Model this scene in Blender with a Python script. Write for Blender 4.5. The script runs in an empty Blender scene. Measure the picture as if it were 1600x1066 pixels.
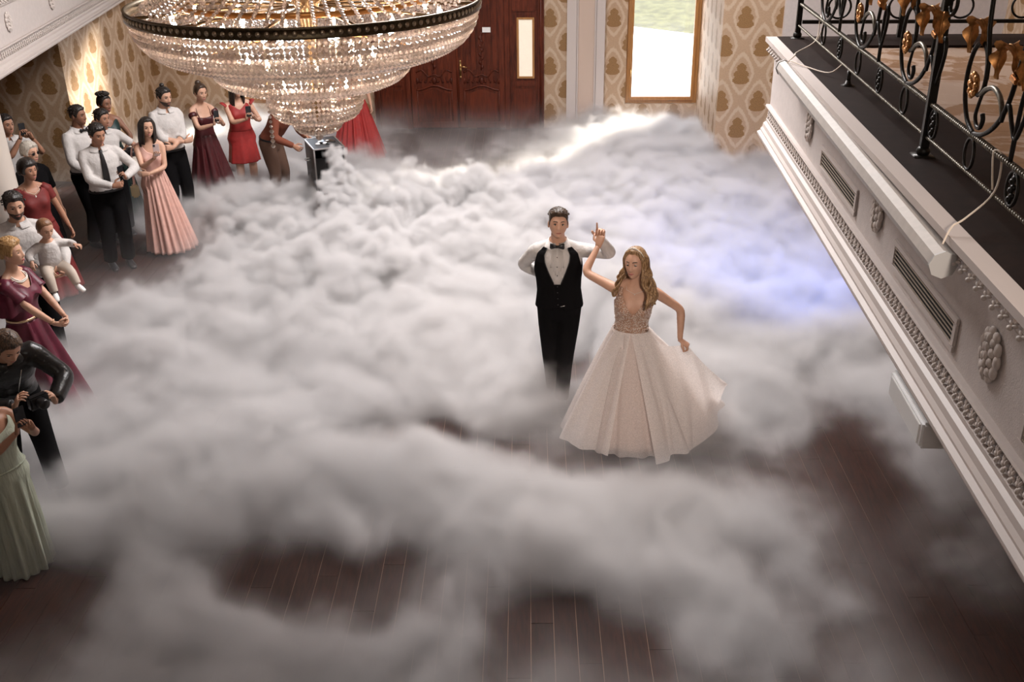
import bpy, bmesh, math, random
import numpy as np
from mathutils import Vector, Matrix, Quaternion
from math import sin, cos, pi, sqrt, radians

SC = bpy.context.scene
COL = SC.collection

# ------------------------------------------------------------------ camera
# a 36 mm lens held on the gallery at eye height, looking down into the hall
H_CAM = 4.67
R_CAM = ((0.998187461806933, 0.058580744705168504, -0.01378722021368025),
         (0.013579102250650838, -0.44242410048760594, -0.896703141117393),
         (-0.05862933628738271, 0.8948906143532407, -0.44241766383020964))
cam_d = bpy.data.cameras.new('camera')
cam = bpy.data.objects.new('camera', cam_d)
COL.objects.link(cam)
cam_d.sensor_width = 36.0
cam_d.lens = 1604.0 * 36.0 / 1600.0
cam_d.clip_end = 200
_x = Vector(R_CAM[0]); _y = -Vector(R_CAM[1]); _z = -Vector(R_CAM[2])
_m = Matrix.Identity(4)
for _i in range(3):
    _m[_i][0], _m[_i][1], _m[_i][2] = _x[_i], _y[_i], _z[_i]
_m[2][3] = H_CAM
cam.matrix_world = _m
SC.camera = cam

# ------------------------------------------------------------------ view, world, lights
SC.view_settings.view_transform = 'Standard'
SC.view_settings.look = 'None'
SC.view_settings.gamma = 1.0
SC.view_settings.use_curve_mapping = False
SC.view_settings.exposure = 0.08
SC.cycles.max_bounces = 6
SC.cycles.diffuse_bounces = 3
SC.cycles.glossy_bounces = 3
SC.cycles.transmission_bounces = 4
SC.cycles.volume_bounces = 2
SC.cycles.transparent_max_bounces = 10
SC.cycles.volume_step_rate = 2.0
SC.cycles.adaptive_threshold = 0.08
SC.cycles.time_limit = 850
SC.cycles.sample_clamp_indirect = 6.0

wd = bpy.data.worlds.new('sky'); SC.world = wd
wd.use_nodes = True
_bg = wd.node_tree.nodes['Background']
_bg.inputs[0].default_value = (0.80, 0.88, 1.0, 1)
_bg.inputs[1].default_value = 5.0


def lamp(name, typ, loc, target, energy, color, **kw):
    d = bpy.data.lights.new(name, typ)
    d.energy = energy
    d.color = color
    for k, v in kw.items():
        setattr(d, k, v)
    o = bpy.data.objects.new(name, d)
    o.location = loc
    if target is not None:
        o.rotation_euler = (Vector(target) - Vector(loc)).to_track_quat('-Z', 'Y').to_euler()
    COL.objects.link(o)
    return o


# low sun outside the far windows, throwing a streak across the fog
lamp('sun', 'SUN', (12, 30, 10), (12 - 3.7, 30 - 5.0, 10 - 2.75), 19.0, (1.0, 0.93, 0.80), angle=0.13)
# soft white light of the hall ceiling
lamp('ceiling_panel_light', 'AREA', (-0.6, 10.8, 6.7), (-0.8, 9.8, 0), 1050, (1.0, 0.965, 0.955), shape='RECTANGLE', size=2.6, size_y=5.0)
# added unseen fill from behind the camera; the rear wall has no windows
lamp('rear_fill_light', 'AREA', (0.4, -3.2, 5.4), (0.2, 8.0, 0.6), 70, (1.0, 0.90, 0.80), shape='RECTANGLE', size=4.5, size_y=1.6)
# added unseen warm spot that brightens the couple from the front
lamp('couple_fill_spot', 'SPOT', (1.6, -2.0, 6.3), (0.25, 7.9, 0.9), 1700, (1.0, 0.86, 0.75), spot_size=0.42, spot_blend=0.9, shadow_soft_size=0.35)
# blue party spot under the right gallery
lamp('blue_spot', 'SPOT', (2.7, 9.2, 2.25), (2.25, 10.9, 0.4), 360, (0.10, 0.24, 1.0), spot_size=1.5, spot_blend=1.0, shadow_soft_size=0.15)

# ------------------------------------------------------------------ helpers
class MB:
    """collects shapes into one mesh"""
    def __init__(self):
        self.v = []; self.f = []; self.m = []; self.mi = 0

    def add(self, verts, faces):
        b = len(self.v)
        self.v.extend([tuple(p) for p in verts])
        for f in faces:
            self.f.append(tuple(i + b for i in f)); self.m.append(self.mi)
        return self

    def box(self, lo, hi, bevel=0.0):
        (x0, y0, z0), (x1, y1, z1) = lo, hi
        if bevel <= 0:
            v = [(x0, y0, z0), (x1, y0, z0), (x1, y1, z0), (x0, y1, z0), (x0, y0, z1), (x1, y0, z1), (x1, y1, z1), (x0, y1, z1)]
            f = [(3, 2, 1, 0), (4, 5, 6, 7), (0, 1, 5, 4), (1, 2, 6, 5), (2, 3, 7, 6), (3, 0, 4, 7)]
            return self.add(v, f)
        bm = bmesh.new()
        bmesh.ops.create_cube(bm, size=1.0)
        for q in bm.verts:
            q.co = Vector(((x0 + x1) / 2 + q.co.x * (x1 - x0), (y0 + y1) / 2 + q.co.y * (y1 - y0), (z0 + z1) / 2 + q.co.z * (z1 - z0)))
        bmesh.ops.bevel(bm, geom=bm.edges[:], offset=bevel, segments=2, affect='EDGES')
        return self.bm(bm)

    def bm(self, bm, mat=None):
        if mat is not None:
            bm.transform(mat)
        bm.verts.index_update()
        self.add([q.co[:] for q in bm.verts], [[q.index for q in f.verts] for f in bm.faces])
        bm.free()
        return self

    def tube(self, pts, rad, n=8, caps=True, flat=None, closed=False):
        """sweep along pts; rad a number or list; flat = list of (a, b) ellipse scale with a reference side vector"""
        pts = [Vector(p) for p in pts]
        k = len(pts)
        rads = [rad] * k if isinstance(rad, (int, float)) else list(rad)
        tang = []
        for i in range(k):
            if closed:
                t = pts[(i + 1) % k] - pts[i - 1]
            else:
                t = pts[min(i + 1, k - 1)] - pts[max(i - 1, 0)]
            if t.length < 1e-9:
                t = Vector((0, 0, 1))
            tang.append(t.normalized())
        side = flat if flat is not None else None
        if side is None:
            a = Vector((0, 0, 1)) if abs(tang[0].z) < 0.9 else Vector((1, 0, 0))
            u = tang[0].cross(a).normalized()
        else:
            u = (Vector(side) - tang[0] * tang[0].dot(Vector(side))).normalized()
        rings = []
        for i in range(k):
            t = tang[i]
            u = (u - t * t.dot(u))
            if u.length < 1e-6:
                u = t.orthogonal()
            u.normalize()
            w = t.cross(u)
            r = rads[i]
            ra, rb = (r if isinstance(r, (tuple, list)) else (r, r))
            rings.append([pts[i] + u * (ra * cos(2 * pi * j / n)) + w * (rb * sin(2 * pi * j / n)) for j in range(n)])
        v = [p for q in rings for p in q]
        f = []
        kk = k if closed else k - 1
        for i in range(kk):
            for j in range(n):
                a0 = i * n + j; a1 = i * n + (j + 1) % n
                b0 = ((i + 1) % k) * n + j; b1 = ((i + 1) % k) * n + (j + 1) % n
                f.append((a0, a1, b1, b0))
        if caps and not closed:
            f.append(tuple(range(n - 1, -1, -1)))
            f.append(tuple((k - 1) * n + j for j in range(n)))
        return self.add(v, f)

    def ball(self, c, r, n=10, m=7, mat=None):
        """ellipsoid; r a number or triple; mat optional 3x3"""
        rx, ry, rz = (r, r, r) if isinstance(r, (int, float)) else r
        v = [(0, 0, -rz)]
        for i in range(1, m):
            th = -pi / 2 + pi * i / m
            for j in range(n):
                ph = 2 * pi * j / n
                v.append((rx * cos(th) * cos(ph), ry * cos(th) * sin(ph), rz * sin(th)))
        v.append((0, 0, rz))
        f = []
        for j in range(n):
            f.append((0, 1 + (j + 1) % n, 1 + j))
        for i in range(m - 2):
            for j in range(n):
                a = 1 + i * n + j; b = 1 + i * n + (j + 1) % n
                f.append((a, b, b + n, a + n))
        top = len(v) - 1; base = 1 + (m - 2) * n
        for j in range(n):
            f.append((base + j, base + (j + 1) % n, top))
        c = Vector(c)
        if mat is not None:
            v = [mat @ Vector(p) + c for p in v]
        else:
            v = [Vector(p) + c for p in v]
        return self.add(v, f)

    def lathe(self, prof, n=24, c=(0, 0, 0), caps=False):
        """prof list of (r, z)"""
        k = len(prof); v = []; f = []
        for r, z in prof:
            for j in range(n):
                a = 2 * pi * j / n
                v.append((c[0] + r * cos(a), c[1] + r * sin(a), c[2] + z))
        for i in range(k - 1):
            for j in range(n):
                f.append((i * n + j, i * n + (j + 1) % n, (i + 1) * n + (j + 1) % n, (i + 1) * n + j))
        if caps:
            f.append(tuple(range(n - 1, -1, -1))); f.append(tuple((k - 1) * n + j for j in range(n)))
        return self.add(v, f)

    def prism(self, poly, fr):
        """poly list of (a, b); fr(a, b, side) -> point for side 0 and 1"""
        n = len(poly)
        v = [fr(a, b, 0) for a, b in poly] + [fr(a, b, 1) for a, b in poly]
        f = [tuple(range(n - 1, -1, -1)), tuple(range(n, 2 * n))]
        for i in range(n):
            f.append((i, (i + 1) % n, n + (i + 1) % n, n + i))
        return self.add(v, f)

    def mesh(self, name, mats, smooth=False):
        me = bpy.data.meshes.new(name)
        me.from_pydata([tuple(p) for p in self.v], [], self.f)
        if not isinstance(mats, (list, tuple)):
            mats = [mats]
        for m in mats:
            me.materials.append(m)
        if len(mats) > 1:
            me.polygons.foreach_set('material_index', self.m)
        if smooth:
            me.polygons.foreach_set('use_smooth', [True] * len(me.polygons))
        me.update()
        return me

    def build(self, name, mats, parent=None, smooth=False):
        return link(name, self.mesh(name, mats, smooth), parent)


def link(name, data, parent=None):
    o = bpy.data.objects.new(name, data)
    COL.objects.link(o)
    if parent is not None:
        o.parent = parent
    return o


def empty(name, loc=(0, 0, 0), rz=0.0, parent=None):
    o = link(name, None, parent)
    o.location = loc; o.rotation_euler = (0, 0, rz)
    o.empty_display_size = 0.1
    return o


def tag(o, label=None, cat=None, group=None, kind=None):
    if label: o['label'] = label
    if cat: o['category'] = cat
    if group: o['group'] = group
    if kind: o['kind'] = kind
    return o


def struct(o, label=None, cat=None):
    return tag(o, label, cat, kind='structure')


def copy_tree(o, parent=None):
    c = o.copy(); COL.objects.link(c); c.parent = parent
    for ch in list(o.children):
        copy_tree(ch, c)
    return c


# ---- materials
class NT:
    def __init__(self, tree):
        self.t = tree

    def new(self, typ, **kw):
        n = self.t.nodes.new(typ)
        for k, v in kw.items():
            setattr(n, k, v)
        return n

    def put(self, sock, val):
        if isinstance(val, bpy.types.NodeSocket):
            self.t.links.new(val, sock)
        elif val is not None:
            sock.default_value = val

    def m(self, op, a, b=None, c=None, clamp=False):
        n = self.new('ShaderNodeMath', operation=op, use_clamp=clamp)
        self.put(n.inputs[0], a)
        if b is not None: self.put(n.inputs[1], b)
        if c is not None: self.put(n.inputs[2], c)
        return n.outputs[0]

    def add(self, a, b): return self.m('ADD', a, b)
    def sub(self, a, b): return self.m('SUBTRACT', a, b)
    def mul(self, a, b): return self.m('MULTIPLY', a, b)

    def sstep(self, x, lo, hi):
        n = self.new('ShaderNodeMapRange', interpolation_type='SMOOTHSTEP', clamp=True)
        self.put(n.inputs['Value'], x); self.put(n.inputs['From Min'], lo); self.put(n.inputs['From Max'], hi)
        return n.outputs['Result']

    def mix(self, fac, a, b):
        n = self.new('ShaderNodeMix', data_type='RGBA')
        self.put(n.inputs[0], fac)
        self.put(n.inputs[6], a if isinstance(a, bpy.types.NodeSocket) else (*a, 1) if len(a) == 3 else a)
        self.put(n.inputs[7], b if isinstance(b, bpy.types.NodeSocket) else (*b, 1) if len(b) == 3 else b)
        return n.outputs[2]

    def noise(self, vec, scale, detail=2.0, rough=0.5, dist=0.0):
        n = self.new('ShaderNodeTexNoise')
        self.put(n.inputs['Vector'], vec); self.put(n.inputs['Scale'], scale)
        n.inputs['Detail'].default_value = detail; n.inputs['Roughness'].default_value = rough; n.inputs['Distortion'].default_value = dist
        return n.outputs[0]


MATS = {}


def pmat(name, color, rough=0.5, metal=0.0, var=0.0, scale=20.0, bump=0.0, bscale=None, spec=0.5, sheen=0.0, trans=0.0, ior=1.45,
         emit=None, estr=0.0, stretch=(1, 1, 1), sss=0.0, coat=0.0, alpha=1.0, bdist=0.01):
    if name in MATS:
        return MATS[name]
    m = bpy.data.materials.new(name); m.use_nodes = True
    t = NT(m.node_tree); b = m.node_tree.nodes['Principled BSDF']
    b.inputs['Base Color'].default_value = (*color, 1)
    b.inputs['Roughness'].default_value = rough
    b.inputs['Metallic'].default_value = metal
    b.inputs['Specular IOR Level'].default_value = spec
    b.inputs['IOR'].default_value = ior
    b.inputs['Sheen Weight'].default_value = sheen
    b.inputs['Transmission Weight'].default_value = trans
    b.inputs['Coat Weight'].default_value = coat
    b.inputs['Alpha'].default_value = alpha
    if sss:
        b.inputs['Subsurface Weight'].default_value = sss
        b.inputs['Subsurface Radius'].default_value = (0.02, 0.008, 0.005)
        b.inputs['Subsurface Scale'].default_value = 0.4
    if emit:
        b.inputs['Emission Color'].default_value = (*emit, 1)
        b.inputs['Emission Strength'].default_value = estr
    if var or bump:
        tc = t.new('ShaderNodeTexCoord')
        mp = t.new('ShaderNodeMapping'); t.put(mp.inputs[0], tc.outputs['Object'])
        mp.inputs['Scale'].default_value = stretch
        if var:
            n = t.noise(mp.outputs[0], scale, 4.0, 0.6)
            f = t.sstep(n, 0.3, 0.7)
            lo = tuple(c * (1 - var) for c in color); hi = tuple(min(1, c * (1 + var)) for c in color)
            t.put(b.inputs['Base Color'], t.mix(f, lo, hi))
        if bump:
            n = t.noise(mp.outputs[0], bscale or scale, 3.0, 0.6)
            bn = t.new('ShaderNodeBump'); bn.inputs['Strength'].default_value = bump; bn.inputs['Distance'].default_value = bdist
            t.put(bn.inputs['Height'], n); t.put(b.inputs['Normal'], bn.outputs[0])
    MATS[name] = m
    return m


def wallpaper(name, base, motif, pale):
    """damask: brick-offset rows of leaf medallions in pale ogee frames; flat print on the wall"""
    m = bpy.data.materials.new(name); m.use_nodes = True
    t = NT(m.node_tree); b = m.node_tree.nodes['Principled BSDF']
    g = t.new('ShaderNodeNewGeometry')
    s = t.new('ShaderNodeSeparateXYZ'); t.put(s.inputs[0], g.outputs['Position'])
    u0 = t.add(s.outputs[0], s.outputs[1])
    PU, PV = 0.54, 0.80
    out = None; ring = None
    for k in (0, 1):
        u = t.m('ADD', t.m('DIVIDE', u0, PU), 20.0 + 0.5 * k)
        v = t.m('ADD', t.m('DIVIDE', s.outputs[2], PV), 20.0 + 0.5 * k + 0.15)
        fu = t.m('ABSOLUTE', t.mul(t.sub(t.m('FRACT', u), 0.5), PU))
        fv = t.mul(t.sub(t.m('FRACT', v), 0.5), PV)
        # height 0..1 from foot to tip
        tt = t.m('DIVIDE', t.add(fv, 0.155), 0.31)
        tc_ = t.m('MINIMUM', t.m('MAXIMUM', tt, 0.0), 1.0)
        hw = t.mul(t.mul(t.m('POWER', tc_, 0.32), t.m('POWER', t.sub(1.0, tc_), 1.0)), 0.175)
        sc = t.mul(t.m('ABSOLUTE', t.m('SINE', t.mul(tc_, 9.42))), 0.034)
        sc2 = t.mul(t.m('ABSOLUTE', t.m('SINE', t.mul(tc_, 34.0))), 0.012)
        hw = t.mul(t.add(t.add(hw, sc), sc2), t.m('GREATER_THAN', t.mul(tc_, t.sub(1.0, tc_)), 0.002))
        ins = t.sstep(t.sub(hw, fu), -0.002, 0.004)
        # pale ogee frame
        q = t.mul(t.sub(t.add(t.m('POWER', t.m('DIVIDE', fu, 0.165), 1.35), t.m('POWER', t.m('DIVIDE', t.m('ABSOLUTE', fv), 0.285), 1.35)), 1.0), 0.13)
        w_ = t.noise(g.outputs['Position'], 30.0, 3.0)
        q = t.add(q, t.mul(t.sub(w_, 0.5), 0.05))
        rr = t.sub(1.0, t.sstep(t.m('ABSOLUTE', q), 0.012, 0.03))
        out = ins if out is None else t.m('MAXIMUM', out, ins)
        ring = rr if ring is None else t.m('MAXIMUM', ring, rr)
    fine = t.noise(g.outputs['Position'], 55.0, 4.0, 0.65)
    basec = t.mix(t.sstep(fine, 0.35, 0.65), tuple(c * 0.86 for c in base), base)
    basec = t.mix(t.mul(ring, 0.6), basec, pale)
    vein = t.mix(t.sstep(t.noise(g.outputs['Position'], 90.0, 2.0), 0.4, 0.6), motif, tuple(c * 0.72 for c in motif))
    t.put(b.inputs['Base Color'], t.mix(out, basec, vein))
    b.inputs['Roughness'].default_value = 0.55
    b.inputs['Specular IOR Level'].default_value = 0.35
    MATS[name] = m
    return m


def wood_mat(name, a, c, scale=6.0, stretch=(8, 1, 8), rough=0.35, bump=0.05, coat=0.0, spec=0.5):
    m = bpy.data.materials.new(name); m.use_nodes = True
    t = NT(m.node_tree); b = m.node_tree.nodes['Principled BSDF']
    tc = t.new('ShaderNodeTexCoord'); mp = t.new('ShaderNodeMapping'); t.put(mp.inputs[0], tc.outputs['Object'])
    mp.inputs['Scale'].default_value = stretch
    oi = t.new('ShaderNodeObjectInfo')
    n = t.noise(mp.outputs[0], scale, 5.0, 0.6, 0.6)
    f = t.m('ADD', t.mul(t.sstep(n, 0.3, 0.7), 0.7), t.mul(oi.outputs['Random'], 0.3))
    t.put(b.inputs['Base Color'], t.mix(f, a, c))
    b.inputs['Roughness'].default_value = rough
    b.inputs['Coat Weight'].default_value = coat
    b.inputs['Specular IOR Level'].default_value = spec
    bn = t.new('ShaderNodeBump'); bn.inputs['Strength'].default_value = bump; bn.inputs['Distance'].default_value = 0.01
    t.put(bn.inputs['Height'], n); t.put(b.inputs['Normal'], bn.outputs[0])
    MATS[name] = m
    return m


W_TAN = wallpaper('wallpaper', (0.46, 0.315, 0.205), (0.30, 0.165, 0.068), (0.58, 0.455, 0.34))
WHITE = pmat('white_plaster', (0.54, 0.48, 0.455), 0.6, bump=0.25, bscale=120.0, var=0.04)
WHITE2 = pmat('white_trim', (0.52, 0.455, 0.425), 0.5, bump=0.05, bscale=60)

# ------------------------------------------------------------------ the setting
D_WOOD = wood_mat('dark_parquet', (0.016, 0.0048, 0.0026), (0.048, 0.014, 0.0066), 5.0, (9, 1, 9), 0.62, 0.04, 0.0, 0.10)
JOINT = pmat('pale_joint', (0.30, 0.17, 0.10), 0.7)
rng = random.Random(4)

# floor: pale joints in the slab, dark planks on it, laid three degrees off the long axis
mb = MB(); mb.box((-9.5, -4.0, -0.12), (6.0, 18.3, -0.006))
floor = struct(mb.build('floor', JOINT), 'dark reddish wooden floor of long narrow planks')
PW, PL, PA = 0.15, 1.35, radians(2.7)
PLM = None
ca, sa = cos(PA), sin(PA)
far = MB()
mb = MB(); mb.box((0.002, 0.002, -0.02), (PW - 0.002, PL - 0.002, 0.0))
plank_me = mb.mesh('plank', D_WOOD)
n_pl = 0
for i in range(-75, 46):
    off = ((i * 37) % 11) / 11.0 * PL
    for j in range(0, 16):
        u, v = i * PW, j * PL + off - 1.5
        cx, cy = u + PW / 2, v + PL / 2
        wx, wy = cx * ca - cy * sa, cx * sa + cy * ca
        if not (-9.2 < wx < 5.7 and 1.2 < wy < 18.6):
            continue
        x0, y0 = u * ca - v * sa, u * sa + v * ca
        near = (-2.6 < wx < 1.9 and 4.2 < wy < 8.6)
        if near and n_pl < 292:
            o = link('plank', plank_me, floor); n_pl += 1
            o.location = (x0, y0, rng.uniform(-0.0012, 0.0012)); o.rotation_euler = (0, 0, PA)
        else:
            q = [(u + 0.002, v + 0.002), (u + PW - 0.002, v + 0.002), (u + PW - 0.002, v + PL - 0.002), (u + 0.002, v + PL - 0.002)]
            z = rng.uniform(-0.0012, 0.0012)
            w = [(a * ca - b * sa, a * sa + b * ca) for a, b in q]
            far.add([(a, b, z) for a, b in w] + [(a, b, z - 0.02) for a, b in w], [(0, 1, 2, 3), (4, 5, 1, 0), (5, 6, 2, 1), (6, 7, 3, 2), (7, 4, 0, 3)])
tag(far.build('floor_planks', D_WOOD, floor), kind='stuff')

# walls
ZT = 7.0
def box_obj(name, boxes, m, label=None, parent=None):
    b_ = MB()
    for lo, hi in boxes:
        b_.box(lo, hi)
    o = b_.build(name, m, parent)
    return struct(o, label) if parent is None else o

WB = 18.0
box_obj('wall_back', [((-7.46, WB, 0), (-6.05, WB + 0.3, ZT)), ((-6.05, WB, 0), (-4.6, WB + 0.3, 0.42)), ((-6.05, WB, 3.3), (-4.6, WB + 0.3, ZT)),
                      ((-4.6, WB, 0), (0.86, WB + 0.3, ZT)), ((0.86, WB, 0), (2.1, WB + 0.3, 0.42)), ((0.86, WB, 3.3), (2.1, WB + 0.3, ZT))],
        W_TAN, 'far wall papered in beige damask around the carved door')
box_obj('wall_left', [((-9.5, 14.75, 0), (-7.46, 18.3, ZT))], W_TAN, 'damask papered wall block behind the guests on the left')
box_obj('wall_right', [((2.1, 15.4, 0), (2.95, 18.3, ZT))], W_TAN, 'damask papered wall right of the bright window')
box_obj('wall_right_plain', [((2.95, 15.3, 0), (6.0, 18.3, ZT))], WHITE, 'plain white wall beside the right gallery')
box_obj('wall_side_left', [((-9.8, -4.0, 0), (-9.5, 18.3, ZT))], W_TAN, 'side wall under the left gallery')
box_obj('wall_side_right', [((6.0, -4.0, 0), (6.3, 18.3, ZT))], W_TAN, 'side wall behind the right gallery')
box_obj('wall_rear', [((-9.8, -4.3, 0), (6.3, -4.0, ZT))], W_TAN, 'rear wall behind the gallery')
box_obj('ceiling', [((-9.8, -4.3, ZT), (6.3, 18.3, ZT + 0.2))], WHITE, 'white hall ceiling')

# pilaster on the far wall
PINK = pmat('pilaster_panel', (0.52, 0.40, 0.33), 0.6, bump=0.2, bscale=100)
p = box_obj('trim_1', [((-0.16, WB - 0.14, 0), (0.0, WB, ZT)), ((0.34, WB - 0.14, 0), (0.48, WB, ZT))], WHITE2, 'white pilaster between door and window')
b_ = MB(); b_.box((0.0, WB - 0.10, 0), (0.34, WB, ZT)); b_.build('panel', PINK, p)
for k, x in enumerate((0.02, 0.32)):
    b_ = MB(); b_.tube([(x, WB - 0.12, 0), (x, WB - 0.12, ZT)], 0.018, 8); b_.build('moulding', WHITE2, p)

# wooden windows
OAK = wood_mat('golden_oak', (0.30, 0.13, 0.035), (0.46, 0.22, 0.07), 4.0, (12, 12, 1), 0.4, 0.05)
GLASS = bpy.data.materials.new('clear_glass'); GLASS.use_nodes = True
_t = NT(GLASS.node_tree); GLASS.node_tree.nodes.remove(GLASS.node_tree.nodes['Principled BSDF'])
_tr = _t.new('ShaderNodeBsdfTransparent'); _gl = _t.new('ShaderNodeBsdfGlossy'); _gl.inputs['Roughness'].default_value = 0.02
_mx = _t.new('ShaderNodeMixShader'); _mx.inputs[0].default_value = 0.06
_t.t.links.new(_tr.outputs[0], _mx.inputs[1]); _t.t.links.new(_gl.outputs[0], _mx.inputs[2])
_t.t.links.new(_mx.outputs[0], GLASS.node_tree.nodes['Material Output'].inputs[0])
BRASS = pmat('brass', (0.72, 0.48, 0.20), 0.28, 1.0)

def window(name, x0, x1, z0, z1, label, hand):
    r = empty(name, ((x0 + x1) / 2, WB + 0.08, z0)); struct(r, label)
    cx = (x0 + x1) / 2; w = (x1 - x0) / 2; h = z1 - z0
    for nm, lo, hi in (('frame', (-w, 0.0, 0), (-w + 0.06, 0.09, h)), ('frame', (w - 0.06, 0.0, 0), (w, 0.09, h)), ('frame', (-w + 0.06, 0.0, 0), (w - 0.06, 0.09, 0.06)), ('frame', (-w + 0.06, 0.0, h - 0.06), (w - 0.06, 0.09, h))):
        b_ = MB(); b_.box(lo, hi, 0.006); b_.build(nm, OAK, r)
    s = w - 0.055
    sash = MB()
    sash.box((-s, -0.035, 0.05), (-s + 0.055, 0.06, h - 0.05), 0.01); sash.box((s - 0.055, -0.035, 0.05), (s, 0.06, h - 0.05), 0.01)
    sash.box((-s + 0.055, -0.035, 0.05), (s - 0.055, 0.06, 0.115), 0.01); sash.box((-s + 0.055, -0.035, h - 0.115), (s - 0.055, 0.06, h - 0.05), 0.01)
    so = sash.build('sash', OAK, r)
    b_ = MB(); b_.box((-s + 0.05, 0.01, 0.11), (s - 0.05, 0.018, h - 0.11)); b_.build('pane', GLASS, r)
    b_ = MB(); xh = hand * (-s + 0.028)
    b_.box((xh - 0.012, -0.045, 0.50), (xh + 0.012, -0.035, 0.60), 0.003); b_.tube([(xh, -0.045, 0.56), (xh, -0.07, 0.56), (xh, -0.072, 0.46)], 0.008, 8)
    b_.build('handle', BRASS, so, True)
    return r

window('window_1', 0.86, 2.10, 0.42, 3.3, 'tall oak framed window bright with daylight, right of the pilaster', 1)
window('window_2', -6.05, -4.60, 0.42, 3.3, 'oak framed window behind the chandelier', 1)

# outdoors: sunlit paving, kerb and a lawn
PAVE = pmat('pale_paving', (0.80, 0.78, 0.75), 0.8, var=0.05, scale=3.0)
box_obj('ground_outside', [((-30, 18.3, -0.15), (30, 60, -0.03))], PAVE, 'sunlit pale paving outside the windows')
b_ = MB(); b_.prism([(-20, 44.9), (11, 20.4), (11.1, 20.55), (-19.9, 45.05)], lambda a, c, s: (a, c, -0.03 + 0.11 * s)); struct(b_.build('kerb', pmat('kerb', (0.45, 0.43, 0.42), 0.8)), 'grey kerb between paving and lawn')
LAWN = pmat('lawn', (0.075, 0.072, 0.028), 0.9, var=0.35, scale=3.5, bump=0.6, bscale=14.0)
_lw = [(-19.9, 45.05), (11.1, 20.55), (30, 20.55), (30, 60), (-19.9, 60)]
_lz = lambda a, c: 0.02 + 0.12 * ((a - 11.1) * 0.62 + (c - 20.55) * 0.785)
b_ = MB(); b_.add([(a, c, _lz(a, c)) for a, c in _lw] + [(a, c, -0.1) for a, c in _lw], [(0, 1, 2, 3, 4), (9, 8, 7, 6, 5)])
tag(b_.build('lawn', LAWN), 'sunlit yellowish lawn rising outside the window', 'lawn', kind='stuff')

# carved double door with sidelights
MAHO = wood_mat('mahogany', (0.045, 0.009, 0.004), (0.150, 0.030, 0.012), 3.0, (10, 10, 1.2), 0.42, 0.05, 0.0, 0.25)
MAHO_D = wood_mat('mahogany_carving', (0.04, 0.008, 0.004), (0.11, 0.022, 0.010), 8.0, (3, 3, 3), 0.4, 0.3, 0.0, 0.25)
FROST = pmat('ripple_glass_glow', (0.80, 0.72, 0.60), 0.35, bump=0.8, bscale=45.0, trans=0.0, emit=(1.0, 0.88, 0.70), estr=0.35)  # the pane's emission stands in for daylight coming through from behind
DX0, DX1, DH = -3.52, -0.55, 2.78
door = struct(empty('door_1', ((DX0 + DX1) / 2, WB, 0)), 'dark carved mahogany double door with narrow glazed sidelights')
dcx = (DX0 + DX1) / 2

def dbox(name, x0, x1, z0, z1, y0, y1, m=None, parent=None, bev=0.006):
    b_ = MB(); b_.box((x0 - dcx, -y1, z0), (x1 - dcx, -y0, z1), bev)
    return b_.build(name, m or MAHO, parent or door)

for x0, x1 in ((DX0, DX0 + 0.10), (DX1 - 0.10, DX1)):
    dbox('jamb', x0, x1, 0, DH, 0.0, 0.14)
    b_ = MB(); b_.tube([((x0 + x1) / 2 - dcx, -0.145, 0), ((x0 + x1) / 2 - dcx, -0.145, DH)], (0.022), 8); b_.build('moulding', MAHO, door, True)
dbox('head_rail', DX0 + 0.1, DX1 - 0.1, DH - 0.12, DH, 0.0, 0.13)
dbox('post', -1.22, -1.14, 0, DH - 0.12, 0.0, 0.12); dbox('post', -2.96, -2.88, 0, DH - 0.12, 0.0, 0.12)
for sx0, sx1 in ((-1.14, -0.65), (-3.42, -2.96)):          # sidelights
    sl = dbox('sidelight', sx0, sx1, 0, DH - 0.12, 0.0, 0.05)
    c_ = (sx0 + sx1) / 2 + (0.03 if sx0 > -2 else -0.03)
    for a0, a1, z0, z1 in ((c_ - 0.15, c_ - 0.115, 0.88, 1.90), (c_ + 0.115, c_ + 0.15, 0.88, 1.90), (c_ - 0.115, c_ + 0.115, 0.88, 0.915), (c_ - 0.115, c_ + 0.115, 1.865, 1.90)):
        dbox('glazing_bead', a0, a1, z0, z1, 0.05, 0.075, OAK, sl, 0.004)
    dbox('pane', c_ - 0.115, c_ + 0.115, 0.915, 1.865, 0.05, 0.056, FROST, sl, 0.0)
    dbox('panel', sx0 + 0.05, sx1 - 0.05, 0.74, 0.84, 0.05, 0.07, None, sl, 0.012)
    dbox('panel', sx0 + 0.07, sx1 - 0.07, 0.16, 0.70, 0.05, 0.072, None, sl, 0.018)
    dbox('panel', sx0 + 0.05, sx1 - 0.05, 2.0, 2.55, 0.05, 0.072, None, sl, 0.018)

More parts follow.
